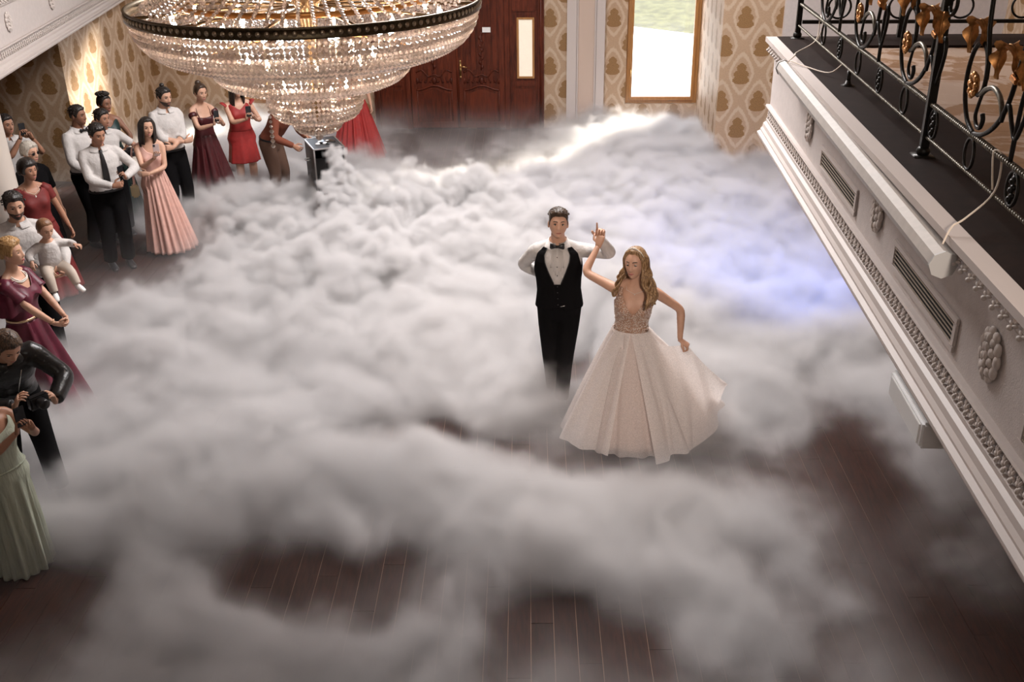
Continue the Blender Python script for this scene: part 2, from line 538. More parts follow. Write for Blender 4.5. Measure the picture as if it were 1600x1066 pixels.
def leaf(x0, x1, handle_side):
    lf = dbox('door_leaf', x0 + 0.004, x1 - 0.004, 0.01, DH - 0.13, 0.0, 0.055)
    c_ = (x0 + x1) / 2; w = (x1 - x0) / 2 - 0.10
    F = lambda a, z, y: (c_ + a - dcx, -y, z)
    # stiles and rails proud of the panel
    for a0, a1, z0, z1, nm in ((-w - 0.09, -w, 0.02, DH - 0.14, 'stile'), (w, w + 0.09, 0.02, DH - 0.14, 'stile'), (-w, w, 0.02, 0.12, 'rail'), (-w, w, DH - 0.26, DH - 0.14, 'rail')):
        dbox(nm, c_ + a0, c_ + a1, z0, z1, 0.055, 0.075, None, lf, 0.006)
    n = 18
    def ogee(base, rise):
        return [(-w + 2 * w * i / n, base + rise * (0.5 + 0.5 * cos(pi * max(-1, min(1, (-1 + 2 * i / n) * 1.35)))) - 0.02 * cos(2 * pi * (-1 + 2 * i / n)) * 0.4) for i in range(n + 1)]
    low = ogee(0.69, 0.075)
    # arched lower panel: raised field with moulded edge
    b_ = MB(); b_.prism([(-w + 0.06, 0.18), (w - 0.06, 0.18)] + [(a * 0.86, z - 0.06) for a, z in reversed(low)], lambda a, z, s: F(a, z, 0.055 + 0.016 * s)); b_.build('panel', MAHO, lf)
    b_ = MB(); b_.tube([F(a, z, 0.066) for a, z in low], 0.014, 8); b_.tube([F(-w + 0.012, 0.14, 0.064), F(-w + 0.012, 0.69, 0.064)], 0.012, 6); b_.tube([F(w - 0.012, 0.14, 0.064), F(w - 0.012, 0.69, 0.064)], 0.012, 6)
    b_.build('moulding', MAHO, lf, True)
    # carved band between the panels
    b_ = MB()
    for s in (-1, 1):
        for k in range(3):
            a0 = s * (0.05 + 0.085 * k); pts = [F(a0 + s * 0.05 * sin(q * 0.9) * (1 - q / 7), 0.80 + 0.035 * q * 0.5 - 0.03 * k * 0 + 0.02 * cos(q * 1.2), 0.066) for q in range(7)]
            b_.tube(pts, [0.014 - 0.0012 * q for q in range(7)], 6)
        b_.ball(F(s * 0.30, 0.84, 0.062), (0.03, 0.014, 0.05), 8, 6)
    b_.ball(F(0, 0.84, 0.062), (0.04, 0.016, 0.055), 8, 6)
    b_.build('carving', MAHO_D, lf, True)
    # long fluted fields with rounded feet, curved wave above the carving
    wave = [(-w + 2 * w * i / n, 0.97 - 0.05 * cos(pi * (-1 + 2 * i / n)) + 0.03 * cos(3 * pi * (-1 + 2 * i / n))) for i in range(n + 1)]
    b_ = MB(); b_.tube([F(a, z, 0.064) for a, z in wave], 0.012, 6); b_.build('moulding', MAHO, lf, True)
    for a in (-0.24, -0.13, 0.13, 0.24):
        if abs(a) > w - 0.02: a = math.copysign(w - 0.06, a)
        b_ = MB(); z0 = 1.06; zz = 2.30
        pol = [(a + 0.036 * cos(pi + pi * q / 8), z0 + 0.036 * sin(pi + pi * q / 8)) for q in range(9)] + [(a + 0.036 * cos(pi * q / 8), zz + 0.036 * sin(pi * q / 8)) for q in range(9)]
        b_.prism(pol, lambda p_, z, s: F(p_, z, 0.055 + 0.014 * s)); b_.build('flute', MAHO, lf)
    b_ = MB()
    for q in range(9):
        b_.ball(F(0.018 * (-1) ** q, 1.08 + 0.07 * q, 0.06), (0.026, 0.014, 0.034), 7, 5)
    b_.tube([F(0, 1.02, 0.06), F(0, 1.75, 0.06)], 0.010, 6)
    b_.build('carving', MAHO_D, lf, True)
    crown = [(-w + 2 * w * i / n, 2.40 + 0.09 * cos(pi * (-1 + 2 * i / n) / 2)) for i in range(n + 1)]
    b_ = MB(); b_.tube([F(a, z, 0.064) for a, z in crown], 0.014, 6); b_.build('moulding', MAHO, lf, True)
    if handle_side:
        hx = c_ + handle_side * (w + 0.045)
        b_ = MB(); b_.box((hx - dcx - 0.016, -0.085, 0.92), (hx - dcx + 0.016, -0.075, 1.17), 0.004)
        b_.ball((hx - dcx, -0.085, 1.18), (0.016, 0.008, 0.02), 8, 6); b_.ball((hx - dcx, -0.085, 0.91), (0.016, 0.008, 0.02), 8, 6)
        b_.tube([(hx - dcx, -0.08, 1.09), (hx - dcx, -0.13, 1.09), (hx - dcx - handle_side * 0.06, -0.135, 1.095), (hx - dcx - handle_side * 0.12, -0.13, 1.08)], [0.011, 0.011, 0.010, 0.008], 8)
        b_.build('handle', BRASS, lf, True)['label'] = 'brass lever handle'
    return lf

leaf(-2.88, -2.05, 0)
lf = leaf(-2.05, -1.22, -1)
dbox('name_plate', -1.60, -1.46, 1.66, 1.745, 0.075, 0.079, pmat('paper', (0.85, 0.84, 0.82), 0.6), lf, 0.0)['label'] = 'small white paper notice'
b_ = MB(); b_.tube([(-2.05 - dcx, -0.08, 0.02), (-2.05 - dcx, -0.08, DH - 0.14)], 0.022, 8); b_.build('astragal', MAHO, door, True)

# white column under the left gallery
b_ = MB(); b_.lathe([(0.265, 0), (0.265, 0.10), (0.255, 0.14), (0.25, 0.18), (0.235, 1.2), (0.215, 2.28), (0.24, 2.32), (0.27, 2.38), (0.29, 2.44)], 32, caps=True)
col_o = struct(b_.build('column', pmat('column_plaster', (0.70, 0.62, 0.55), 0.55), None, True), 'round white column at the left edge'); col_o.location = (-6.42, 10.62, 0)

# ------------------------------------------------------------------ the two galleries
GOLD = pmat('gold_leaf', (0.50, 0.24, 0.085), 0.36, 0.85, var=0.35, scale=30)
IRON = pmat('black_iron', (0.018, 0.016, 0.014), 0.38, 0.6, bump=0.25, bscale=60)
IRON_W = pmat('worn_iron', (0.13, 0.115, 0.09), 0.4, 0.7, var=0.4, scale=40)
RELIEF = pmat('plaster_relief', (0.60, 0.53, 0.49), 0.6, var=0.10, scale=25)
STEP = wood_mat('dark_step_wood', (0.007, 0.0035, 0.0025), (0.017, 0.008, 0.006), 5.0, (2, 2, 2), 0.55, 0.05, 0.0, 0.12)

def medallion_mesh():
    """oval acanthus medallion in the local xz plane, rising along -y"""
    b_ = MB()
    b_.ball((0, 0, 0), (0.075, 0.012, 0.085), 14, 8)
    r_ = random.Random(2)
    for k in range(11):
        a = 2 * pi * k / 11
        b_.ball((0.072 * cos(a), -0.012, 0.085 * sin(a)), (0.026, 0.014, 0.03), 7, 5)
    for s in (-1, 1):
        for k in range(4):
            z = -0.06 + 0.04 * k
            b_.ball((s * 0.03, -0.018, z), (0.026, 0.014, 0.02), 7, 5)
    for k in range(5):
        b_.ball((0, -0.024, -0.07 + 0.035 * k), (0.016, 0.012, 0.022), 7, 5)
    return b_.mesh('medallion', RELIEF, True)

def leaf_mesh():
    """one palmette of the frieze in the local xz plane, rising along -y"""
    b_ = MB()
    for a in (-62, -30, 0, 30, 62):
        q = radians(a); l = 0.034 if abs(a) < 40 else 0.026
        c_ = (l * 0.6 * sin(q), -0.006, -0.03 + l * 1.1 * cos(q))
        b_.ball(c_, (0.008, 0.007, l * 0.55), 6, 4, Matrix.Rotation(q, 3, 'Y'))
    b_.ball((0, -0.008, -0.034), (0.012, 0.009, 0.012), 6, 4)
    return b_.mesh('frieze_leaf', RELIEF, True)

MED, LEAF = medallion_mesh(), leaf_mesh()

def fascia(root, L, zb, meds, vents, leaves0, leaves1):
    """ornate front of a gallery, local frame: x along the front, y into the slab, z up; L its length"""
    prof = [(0.0, 0.0), (-0.075, 0.0), (-0.085, 0.02), (-0.085, 0.035), (-0.06, 0.045), (-0.06, 0.058), (-0.045, 0.075), (-0.04, 0.105), (-0.02, 0.118), (-0.02, 0.14), (0.0, 0.145)]
    b_ = MB(); b_.prism(prof, lambda y, z, s: (L * s, y, z)); b_.build('cornice', WHITE2, root)
    prof = [(0.0, 0.235), (-0.03, 0.235), (-0.036, 0.245), (-0.03, 0.256), (0.0, 0.256)]
    b_ = MB(); b_.prism(prof, lambda y, z, s: (L * s, y, z)); b_.build('frieze_moulding', WHITE2, root)
    prof = [(0.0, 0.645), (-0.012, 0.645), (-0.02, 0.66), (-0.02, 0.675), (-0.05, 0.735), (-0.085, 0.755), (-0.085, 0.79), (0.0, 0.79)]
    b_ = MB(); b_.prism(prof, lambda y, z, s: (L * s, y, z)); b_.build('top_moulding', WHITE2, root)
    n = int((leaves1 - leaves0) / 0.068)
    for k in range(n):
        o = link('frieze_leaf', LEAF, root); o.location = (leaves0 + 0.068 * k, -0.006, 0.192); o.scale = (1, 1, 1.05)
    m = int((leaves1 - leaves0) / 0.085)
    for k in range(m):
        o = link('moulding_leaf', LEAF, root); o.location = (leaves0 + 0.085 * k, -0.045, 0.715); o.rotation_euler = (radians(-35), 0, 0); o.scale = (1.15, 1.2, 0.9)
    for x in meds:
        o = link('medallion', MED, root); o.location = (x, 0.0, 0.47)
    for x in vents:
        v = empty('vent_grille', (x, 0, 0.375), 0, root)
        fr = MB(); w, h, t_ = 0.47, 0.078, 0.035
        for lo, hi in (((-w, -0.014, -h), (w, 0.0, -h + 0.03)), ((-w, -0.014, h - 0.03), (w, 0.0, h)), ((-w, -0.014, -h + 0.03), (-w + t_, 0.0, h - 0.03)), ((w - t_, -0.014, -h + 0.03), (w, 0.0, h - 0.03))):
            fr.box(lo, hi, 0.003)
        fr.build('grille_frame', WHITE2, v)
        b_ = MB(); b_.box((-w + 0.02, -0.003, -h + 0.02), (w - 0.02, -0.001, h - 0.02)); b_.build('duct_shade', pmat('duct_shade_black', (0.012, 0.010, 0.009), 0.9), v)  # thin black sheet stands in for the shade inside the vent
        for k in range(5):
            b_ = MB(); z = -0.040 + 0.020 * k
            b_.box((-w + t_, -0.012, z - 0.0022), (w - t_, -0.008, z + 0.0022)); b_.build('slat', pmat('slat_cream', (0.36, 0.29, 0.22), 0.5), v)

# right gallery: slab, fascia, dark wooden border, marble tiles
ZG = 3.2
GX, GY0, GY1 = 1.58, 0.6, 8.45
b_ = MB(); b_.box((GX, GY0, 2.42), (6.0, GY1, ZG - 0.012))
gal_r = struct(b_.build('gallery_right', WHITE), 'white plaster gallery with relief fascia on the right')
fr_ = empty('fascia', (GX, GY1, 2.42), radians(-90), gal_r)
fascia(fr_, GY1 - GY0, 0, [GY1 - y for y in (6.93, 5.17, 3.54, 1.9)], [GY1 - y for y in (6.05, 4.36, 2.72)], 0.05, 6.2)
b_ = MB(); b_.box((GX - 0.05, GY0, ZG - 0.012), (2.13, GY1 + 0.03, ZG + 0.006), 0.004); b_.box((2.13, 8.0, ZG - 0.012), (6.0, GY1 + 0.03, ZG + 0.02), 0.004)
b_.build('border_step', STEP, gal_r)
MARB = bpy.data.materials.new('marble_tile'); MARB.use_nodes = True
_t = NT(MARB.node_tree); _b = MARB.node_tree.nodes['Principled BSDF']
_g = _t.new('ShaderNodeNewGeometry'); _n = _t.noise(_g.outputs['Position'], 2.6, 5.0, 0.6, 1.2); _n2 = _t.noise(_g.outputs['Position'], 9.0, 4.0, 0.6, 0.6)
_c = _t.mix(_t.sstep(_n, 0.50, 0.56), (0.46, 0.33, 0.25), (0.30, 0.17, 0.095)); _c = _t.mix(_t.sstep(_n2, 0.55, 0.8), _c, (0.52, 0.40, 0.32))
_t.put(_b.inputs['Base Color'], _c); _b.inputs['Roughness'].default_value = 0.22
b_ = MB(); b_.box((0.002, 0.002, -0.012), (0.598, 0.598, 0.0)); tile_me = b_.mesh('floor_tile', MARB)
for i in range(7):
    for j in range(13):
        x, y = 2.13 + 0.6 * i, 8.0 - 0.6 * (j + 1)
        if y < 0.2: continue
        o = link('floor_tile', tile_me, gal_r); o.location = (x, y, ZG + 0.002)

# left gallery: angled front
LA = Vector((-3.63, -3.75)); dL = Vector((-0.1726, 0.98499)); 
LB = LA + dL * 21.6
b_ = MB(); b_.prism([(LA.x, LA.y), (LB.x, LB.y), (-7.46, LB.y), (-7.46, 14.75), (-9.5, 14.75), (-9.5, LA.y)], lambda a, c, s: (a, c, 2.42 + 0.78 * s))
gal_l = struct(b_.build('gallery_left', WHITE), 'white plaster gallery with relief fascia on the left')
fl_ = empty('fascia', (LA.x, LA.y, 2.42), math.atan2(dL.y, dL.x), gal_l)
fascia(fl_, 21.6, 0, [15.38 + 1.66 * k for k in range(-1, 4)], [], 14.0, 21.4)

# rear gallery floor under the photographer
b_ = MB(); b_.box((-9.5, -4.0, 2.6), (1.58, 0.35, 3.2)); struct(b_.build('gallery_rear', WHITE), 'rear gallery slab')

# iron railing along the right gallery
RX = 1.73
rail = tag(empty('balcony_railing', (RX, 5.0, ZG)), 'black wrought iron railing with gold leaves along the right gallery edge', 'railing')

def rp(y, z): return (0.0, y - 5.0, z - ZG)

def twisted(b_, a, c, r, pitch=0.022):
    a, c = Vector(a), Vector(c); n = int((c - a).length / pitch)
    ax = (c - a).normalized(); u = ax.orthogonal().normalized(); w = ax.cross(u)
    b_.tube([a, c], r * 0.8, 8)
    for s in range(2):
        pts = []
        m = n * 4
        for k in range(m + 1):
            ph = pi * s + k * pi / 4
            pts.append(a + (c - a) * (k / m) + (u * cos(ph) + w * sin(ph)) * r * 0.62)
        b_.tube(pts, r * 0.52, 5)

for y in (8.40, 5.11, 1.9):
    b_ = MB(); b_.box((-0.02, y - 5.02, 0), (0.02, y - 4.98, 1.06), 0.004); b_.build('post', IRON, rail)
    b_ = MB(); b_.box((-0.05, y - 5.05, 0), (0.05, y - 4.95, 0.012), 0.003); b_.ball((0, y - 5.0, 0.03), (0.035, 0.035, 0.03), 10, 6); b_.build('post_foot', IRON, rail, True)
for y in (6.70, 3.60):
    b_ = MB(); b_.tube([rp(y, ZG), rp(y, ZG + 0.10)], 0.014, 8); b_.lathe([(0.045, 0), (0.045, 0.008), (0.02, 0.02), (0.016, 0.04)], 12, rp(y, ZG), True); b_.build('support_foot', IRON, rail, True)
b_ = MB(); twisted(b_, rp(8.38, 3.305), rp(1.95, 3.305), 0.0085); b_.build('lower_bar', IRON_W, rail, True)
b_ = MB(); twisted(b_, rp(8.38, 3.465), rp(1.95, 3.465), 0.0115); b_.build('upper_bar', IRON_W, rail, True)
b_ = MB(); b_.box((0.012, -3.05, 0.252), (0.02, 3.38, 0.272)); b_.build('flat_bar', IRON, rail)
b_ = MB(); b_.tube([rp(8.40, 4.27), rp(1.9, 4.27)], [(0.03, 0.02), (0.03, 0.02)], 10, flat=(1, 0, 0)); b_.build('handrail', STEP, rail, True)

def crv(pts, n=5):
    """Catmull-Rom through points"""
    P_ = [Vector(p) for p in pts]; out = []
    for i in range(len(P_) - 1):
        p0 = P_[max(i - 1, 0)]; p1 = P_[i]; p2 = P_[i + 1]; p3 = P_[min(i + 2, len(P_) - 1)]
        for k in range(n):
            t = k / n
            out.append(0.5 * ((2 * p1) + (p2 - p0) * t + (2 * p0 - 5 * p1 + 4 * p2 - p3) * t * t + (3 * p1 - p0 - 3 * p2 + p3) * t ** 3))
    out.append(P_[-1])
    return out

def bar_mesh(name, pts, r, m, r1=None):
    b_ = MB(); q = crv([(0.0, -s, z) for s, z in pts]); k = len(q)
    b_.tube(q, [r + ((r1 if r1 is not None else r) - r) * i / (k - 1) for i in range(k)], 8)
    return b_.mesh(name, m, True)

S_SCROLL = [
    bar_mesh('scroll', [(0.0, 0.008), (-0.10, 0.05), (-0.17, 0.14), (-0.185, 0.24), (-0.15, 0.34), (-0.07, 0.385), (0.0, 0.35), (0.03, 0.27), (0.02, 0.20), (-0.03, 0.17)], 0.0105, IRON),
    bar_mesh('scroll', [(0.0, 0.008), (0.11, 0.035), (0.22, 0.10), (0.30, 0.20), (0.34, 0.33), (0.37, 0.50), (0.36, 0.66), (0.30, 0.76)], 0.0105, IRON),
    bar_mesh('scroll', [(0.27, 0.155), (0.22, 0.21), (0.14, 0.235), (0.06, 0.215), (0.01, 0.18)], 0.0115, IRON_W),
    bar_mesh('scroll', [(-0.05, 0.80), (-0.05, 0.62), (-0.03, 0.46), (0.02, 0.34), (0.035, 0.25)], 0.0105, IRON),
    bar_mesh('scroll', [(0.02, 0.18), (0.0, 0.13), (-0.01, 0.085), (0.02, 0.05), (0.06, 0.05), (0.08, 0.085), (0.065, 0.11)], 0.0075, IRON, 0.011),
    bar_mesh('scroll', [(0.27, 0.13), (0.36, 0.17), (0.44, 0.20)][:1] + [(0.31, 0.21), (0.38, 0.14), (0.43, 0.10), (0.47, 0.16), (0.50, 0.26), (0.48, 0.32), (0.445, 0.30), (0.43, 0.22), (0.43, 0.10)], 0.0095, IRON),
    bar_mesh('stem', [(0.43, 0.11), (0.43, 0.008)], 0.0105, IRON),
    bar_mesh('scroll', [(0.37, 0.50), (0.44, 0.58), (0.52, 0.56), (0.55, 0.48), (0.50, 0.43), (0.46, 0.46)], 0.0095, IRON),
]
def flower_mesh():
    b_ = MB()
    for k in range(8):
        a = 2 * pi * k / 8
        b_.ball((-0.012, 0.032 * cos(a), 0.042 * sin(a)), (0.012, 0.018, 0.018), 7, 5)
    b_.ball((-0.02, 0, 0), (0.012, 0.014, 0.016), 8, 6); b_.ball((0, 0, 0), (0.010, 0.04, 0.05), 10, 6)
    return b_.mesh('gold_flower', GOLD, True)

def acanthus_mesh():
    """curling lobed leaf: a bent midrib with ruffled blades"""
    mid = crv([(0.0, 0.0, 0.0), (0.0, 0.05, 0.09), (-0.01, 0.10, 0.14), (-0.03, 0.145, 0.12), (-0.04, 0.165, 0.05), (-0.03, 0.16, -0.04)], 5)
    v = []; f = []; n = len(mid)
    for i, c_ in enumerate(mid):
        t = i / (n - 1)
        w = 0.046 * sin(pi * min(1, t * 0.92 + 0.06)) ** 0.7 * (1 + 0.35 * sin(t * 26))
        ruff = 0.014 * sin(t * 26 + 1)
        tan = (mid[min(i + 1, n - 1)] - mid[max(i - 1, 0)]).normalized()
        sd = Vector((1, 0, 0)); nr = tan.cross(sd)
        for a, b in ((-1, 1), (-0.5, 0.35), (0, 0), (0.5, 0.35), (1, 1)):
            v.append(c_ + sd * (w * a) - nr * ((0.012 + ruff) * b) )
    for i in range(n - 1):
        for j in range(4):
            f.append((i * 5 + j, i * 5 + j + 1, i * 5 + 6 + j, i * 5 + 5 + j))
    b_ = MB(); b_.add(v, f); b_.tube(mid, [0.006] * n, 6)
    me = b_.mesh('gold_leaf', GOLD, True)
    return me

FLOW, ACAN = flower_mesh(), acanthus_mesh()
def bud_mesh():
    b_ = MB(); 
    for k in range(6):
        b_.ball((0, 0.010 * (-1) ** k, -0.045 + 0.018 * k), (0.014, 0.016, 0.013), 7, 5)
    b_.tube([(0, 0, -0.07), (0, 0, 0.07)], 0.006, 6)
    return b_.mesh('bud', IRON, True)
BUD = bud_mesh()
b_ = MB(); b_.tube([(0, 0.055 * cos(2 * pi * k / 20), 0.07 * sin(2 * pi * k / 20)) for k in range(20)], 0.0075, 6, closed=True); OV = b_.mesh('oval_ring', IRON, True)
b_ = MB(); b_.box((-0.02, -0.03, -0.012), (0.02, 0.03, 0.012), 0.004); b_.ball((0, 0.034, 0), 0.012, 7, 5); b_.ball((0, -0.034, 0), 0.012, 7, 5); COLL = b_.mesh('collar', GOLD)
Y_U = (7.52, 6.53, 5.53, 4.52, 3.51, 2.5)
for yu in Y_U:
    for me in S_SCROLL:
        o = link(me.name.split('.')[0], me, rail); o.location = rp(yu, 3.465)
    o = link('gold_flower', FLOW, rail); o.location = rp(yu + 0.07, 3.465 + 0.205)
    o = link('collar', COLL, rail); o.location = rp(yu - 0.34, 3.465 + 0.315); o.rotation_euler = (radians(12), 0, 0)
    o = link('gold_leaf', ACAN, rail); o.location = rp(yu - 0.34, 3.465 + 0.32); o.scale = (0.8, 0.8, 0.8)
    o = link('gold_leaf', ACAN, rail); o.location = rp(yu - 0.36, 3.465 + 0.33); o.scale = (0.8, -0.7, 0.75); 
    o = link('gold_leaf', ACAN, rail); o.location = rp(yu + 0.04, 3.465 + 0.36); o.scale = (0.8, 0.6, 0.8)
    o = link('oval_ring', OV, rail); o.location = rp(yu, 3.385)
    o = link('oval_ring', OV, rail); o.location = rp(yu - 0.50, 3.385)
    o = link('bud', BUD, rail); o.location = rp(yu - 0.50, 3.385)

# railing across the far end of the gallery
rail2 = tag(empty('balcony_railing', (3.8, 8.36, ZG)), 'black iron railing with plain rings across the far end of the gallery', 'railing')
for z, r in ((3.335, 0.013), (3.57, 0.011), (4.27, 0.02)):
    b_ = MB(); b_.box((-2.05, -r, z - ZG - r), (2.2, r, z - ZG + r)); b_.build('bar', IRON, rail2)
b_ = MB(); b_.tube([(0.085 * cos(2 * pi * k / 24), 0, 0.085 * sin(2 * pi * k / 24)) for k in range(24)], 0.009, 6, closed=True); RNG_ = b_.mesh('ring', IRON, True)
b_ = MB(); b_.tube(crv([(0.0, 0, 0.0), (0.13, 0, 0.05), (0.2, 0, 0.2), (0.16, 0, 0.36), (0.04, 0, 0.38), (0.0, 0, 0.29), (0.06, 0, 0.24)], 5), 0.009, 6); SC2 = b_.mesh('scroll', IRON, True)
for k in range(9):
    o = link('ring', RNG_, rail2); o.location = (-1.78 + 0.46 * k, 0, 3.335 + 0.11 - ZG)
    for s in (-1, 1):
        o = link('scroll', SC2, rail2); o.location = (-1.55 + 0.46 * k, 0, 3.60 - ZG); o.scale = (s, 1, 1)
for x in (-1.3, 0.6, 2.1):
    b_ = MB(); b_.box((x - 0.018, -0.018, 0), (x + 0.018, 0.018, 1.06)); b_.build('post', IRON, rail2)

# rolled projection screen hung on the fascia
GREYW = pmat('screen_housing', (0.44, 0.40, 0.37), 0.5, 0.0, var=0.05)
scr = tag(empty('projection_screen', (1.47, 5.68, 3.13)), 'long grey white rolled projector screen housing tied along the right gallery', 'projector screen')
b_ = MB(); b_.tube([(0, 1.80, 0.03), (0, -1.78, -0.02)], 0.052, 8); b_.build('housing', GREYW, scr)
b_ = MB(); b_.tube([(0.045, 1.80, 0.05), (0.045, -1.78, 0.0)], 0.02, 6); b_.build('slot_rail', GREYW, scr)
for y, z in ((1.80, 0.03), (-1.78, -0.02)):
    b_ = MB(); b_.tube([(0, y - 0.012 * (1 if y < 0 else -1), z), (0, y, z)], 0.058, 8); b_.build('end_cap', pmat('end_cap', (0.42, 0.41, 0.40), 0.5), scr)
CORD = pmat('cord', (0.72, 0.62, 0.52), 0.7)
b_ = MB(); b_.tube(crv([(0.0, -1.74, 0.05), (0.04, -1.70, 0.11), (0.10, -1.66, 0.13), (0.26, -1.5, 0.19), (0.27, -1.48, 0.33), (0.25, -1.44, 0.34), (0.25, -1.5, 0.2)]), 0.0042, 6); b_.build('tie_cord', CORD, scr, True)
b_ = MB(); b_.tube(crv([(0.0, 1.74, 0.07), (0.05, 1.72, 0.13), (0.1, 1.9, 0.12), (0.26, 2.05, 0.18), (0.28, 2.1, 0.34), (0.26, 1.9, 0.30), (0.26, 2.0, 0.19)]), 0.004, 6); b_.tube(crv([(0.02, 1.7, 0.1), (0.1, 1.55, 0.09), (0.2, 1.3, 0.10), (0.26, 1.2, 0.18)]), 0.004, 6); b_.build('tie_cord', CORD, scr, True)

# white wireless box under the gallery edge
wb = tag(empty('speaker_box', (1.555, 4.10, 2.42)), 'small white loudspeaker box mounted under the right gallery edge', 'speaker')
b_ = MB(); b_.box((-0.06, -0.25, -0.15), (0.10, 0.25, -0.02), 0.012); b_.build('cabinet', pmat('speaker_white', (0.80, 0.80, 0.80), 0.4), wb)
b_ = MB(); b_.box((-0.066, -0.22, -0.135), (-0.058, 0.22, -0.04), 0.002); b_.build('speaker_grille', pmat('grille_white', (0.68, 0.67, 0.66), 0.6, bump=0.4, bscale=300), wb)
b_ = MB(); b_.box((-0.02, -0.05, -0.03), (0.06, 0.05, 0.0)); b_.build('bracket', IRON, wb)

# ------------------------------------------------------------------ crystal chandelier
def make_chandelier():
    cx, cy, zr = -1.79, 7.0, 3.68
    root = tag(empty('chandelier', (cx, cy, zr)), 'huge tiered crystal bead chandelier with glowing bulbs and a dark pierced metal rim', 'chandelier')
    CR = bpy.data.materials.new('crystal'); CR.use_nodes = True
    t = NT(CR.node_tree); CR.node_tree.nodes.remove(CR.node_tree.nodes['Principled BSDF'])
    gl = t.new('ShaderNodeBsdfGlossy'); gl.inputs['Roughness'].default_value = 0.05; gl.inputs['Color'].default_value = (1, 0.97, 0.94, 1)
    tr = t.new('ShaderNodeBsdfTransparent'); tr.inputs['Color'].default_value = (0.93, 0.90, 0.88, 1)
    tl = t.new('ShaderNodeBsdfTranslucent'); tl.inputs['Color'].default_value = (1.0, 0.87, 0.79, 1)
    a = t.new('ShaderNodeMixShader'); _ge = t.new('ShaderNodeNewGeometry'); t.put(a.inputs[0], t.add(0.55, t.mul(_ge.outputs['Random Per Island'], 0.45)))
    t.t.links.new(tr.outputs[0], a.inputs[1]); t.t.links.new(tl.outputs[0], a.inputs[2])
    lw = t.new('ShaderNodeFresnel'); lw.inputs['IOR'].default_value = 1.9
    m = t.new('ShaderNodeMixShader'); t.put(m.inputs[0], t.m('MAXIMUM', lw.outputs[0], t.mul(t.m('FRACT', t.mul(_ge.outputs['Random Per Island'], 7.0)), 0.55)))
    t.t.links.new(a.outputs[0], m.inputs[1]); t.t.links.new(gl.outputs[0], m.inputs[2])
    t.t.links.new(m.outputs[0], CR.node_tree.nodes['Material Output'].inputs[0])
    RIM = pmat('antique_bronze', (0.10, 0.075, 0.045), 0.32, 0.85, var=0.3, scale=40)
    GILT = pmat('gilt_ring', (0.55, 0.25, 0.08), 0.3, 0.9)
    BRZ = pmat('bronze_arm', (0.20, 0.13, 0.07), 0.3, 0.9)
    WIRE = pmat('bead_wire', (0.35, 0.25, 0.16), 0.3, 0.9)

    def bead(b_, c, r, tan):
        z = Vector(tan).normalized(); u = Vector((0, 0, 1)).orthogonal()
        u = z.orthogonal().normalized(); w = z.cross(u)
        n = 6; v = []
        for h, q in ((-0.86, 0.42), (-0.15, 1.0), (0.15, 1.0), (0.86, 0.42)):
            for j in range(n):
                an = 2 * pi * (j + 0.25) / n
                v.append(Vector(c) + z * (h * r) + (u * cos(an) + w * sin(an)) * (q * r))
        f = [tuple(range(n - 1, -1, -1)), tuple(3 * n + j for j in range(n))]
        for i in range(3):
            for j in range(n):
                f.append((i * n + j, i * n + (j + 1) % n, (i + 1) * n + (j + 1) % n, (i + 1) * n + j))
        b_.add(v, f)

    def strand(b_, prof, r, rot=0.0, wires=True):
        """beads along a profile of (radius, z)"""
        P_ = [Vector((q[0], 0, q[1])) for q in prof]
        seg = [(P_[i + 1] - P_[i]).length for i in range(len(P_) - 1)]
        L = sum(seg); n = max(2, int(L / (2.02 * r)))
        c_, s_ = cos(rot), sin(rot)
        R = lambda p: Vector((p.x * c_ - p.y * s_, p.x * s_ + p.y * c_, p.z))
        for k in range(n):
            d = (k + 0.5) / n * L; i = 0
            while i < len(seg) - 1 and d > seg[i]:
                d -= seg[i]; i += 1
            p = P_[i].lerp(P_[i + 1], d / seg[i]); tg = P_[i + 1] - P_[i]
            bead(b_, R(p), r * (1.0 if k % 5 else 1.06), R(tg))

    def arc(r0, r1, z0, z1, n=14, ex=1.0):
        return [(r1 + (r0 - r1) * cos(pi / 2 * k / n) ** ex, z0 + (z1 - z0) * sin(pi / 2 * k / n)) for k in range(n + 1)]

    tiers = [(arc(1.13, 0.66, -0.04, -0.325, ex=0.8), 0.0180, 192), (arc(0.69, 0.33, -0.315, -0.525, ex=0.7), 0.0168, 120), (arc(0.335, 0.15, -0.515, -0.755, ex=0.5), 0.0155, 64), (arc(0.175, 0.02, -0.755, -0.855, ex=0.6), 0.0130, 38)]
    rest = MB(); n_p = 0
    cam_a = math.atan2(-cy, -cx)
    for ti, (prof, r, n) in enumerate(tiers):
        b_ = MB(); strand(b_, prof, r); me = b_.mesh('bead_strand', CR)
        for k in range(n):
            an = 2 * pi * k / n
            d_ = abs((an - cam_a + pi) % (2 * pi) - pi)
            if d_ < 1.75 and n_p < 298:
                o = link('bead_strand', me, root); o.rotation_euler = (0, 0, an); n_p += 1
            else:
                strand(rest, prof, r, an)
    # inner strands rising to the crown, seen over the rim
    up = [(1.06, 0.03), (0.80, 0.16), (0.50, 0.42), (0.26, 0.85), (0.16, 1.35)]
    for k in range(72):
        strand(rest, up, 0.0135, 2 * pi * k / 72 + 0.02)
    tag(rest.build('bead_strands', CR, root), kind='stuff')
    # rim: pierced band with beads of bronze
    b_ = MB(); b_.lathe([(1.145, -0.035), (1.16, -0.03), (1.155, -0.02), (1.15, 0.02), (1.16, 0.03), (1.145, 0.035), (1.135, 0.0), (1.145, -0.035)], 96); rim = b_.build('rim_band', RIM, root, True)
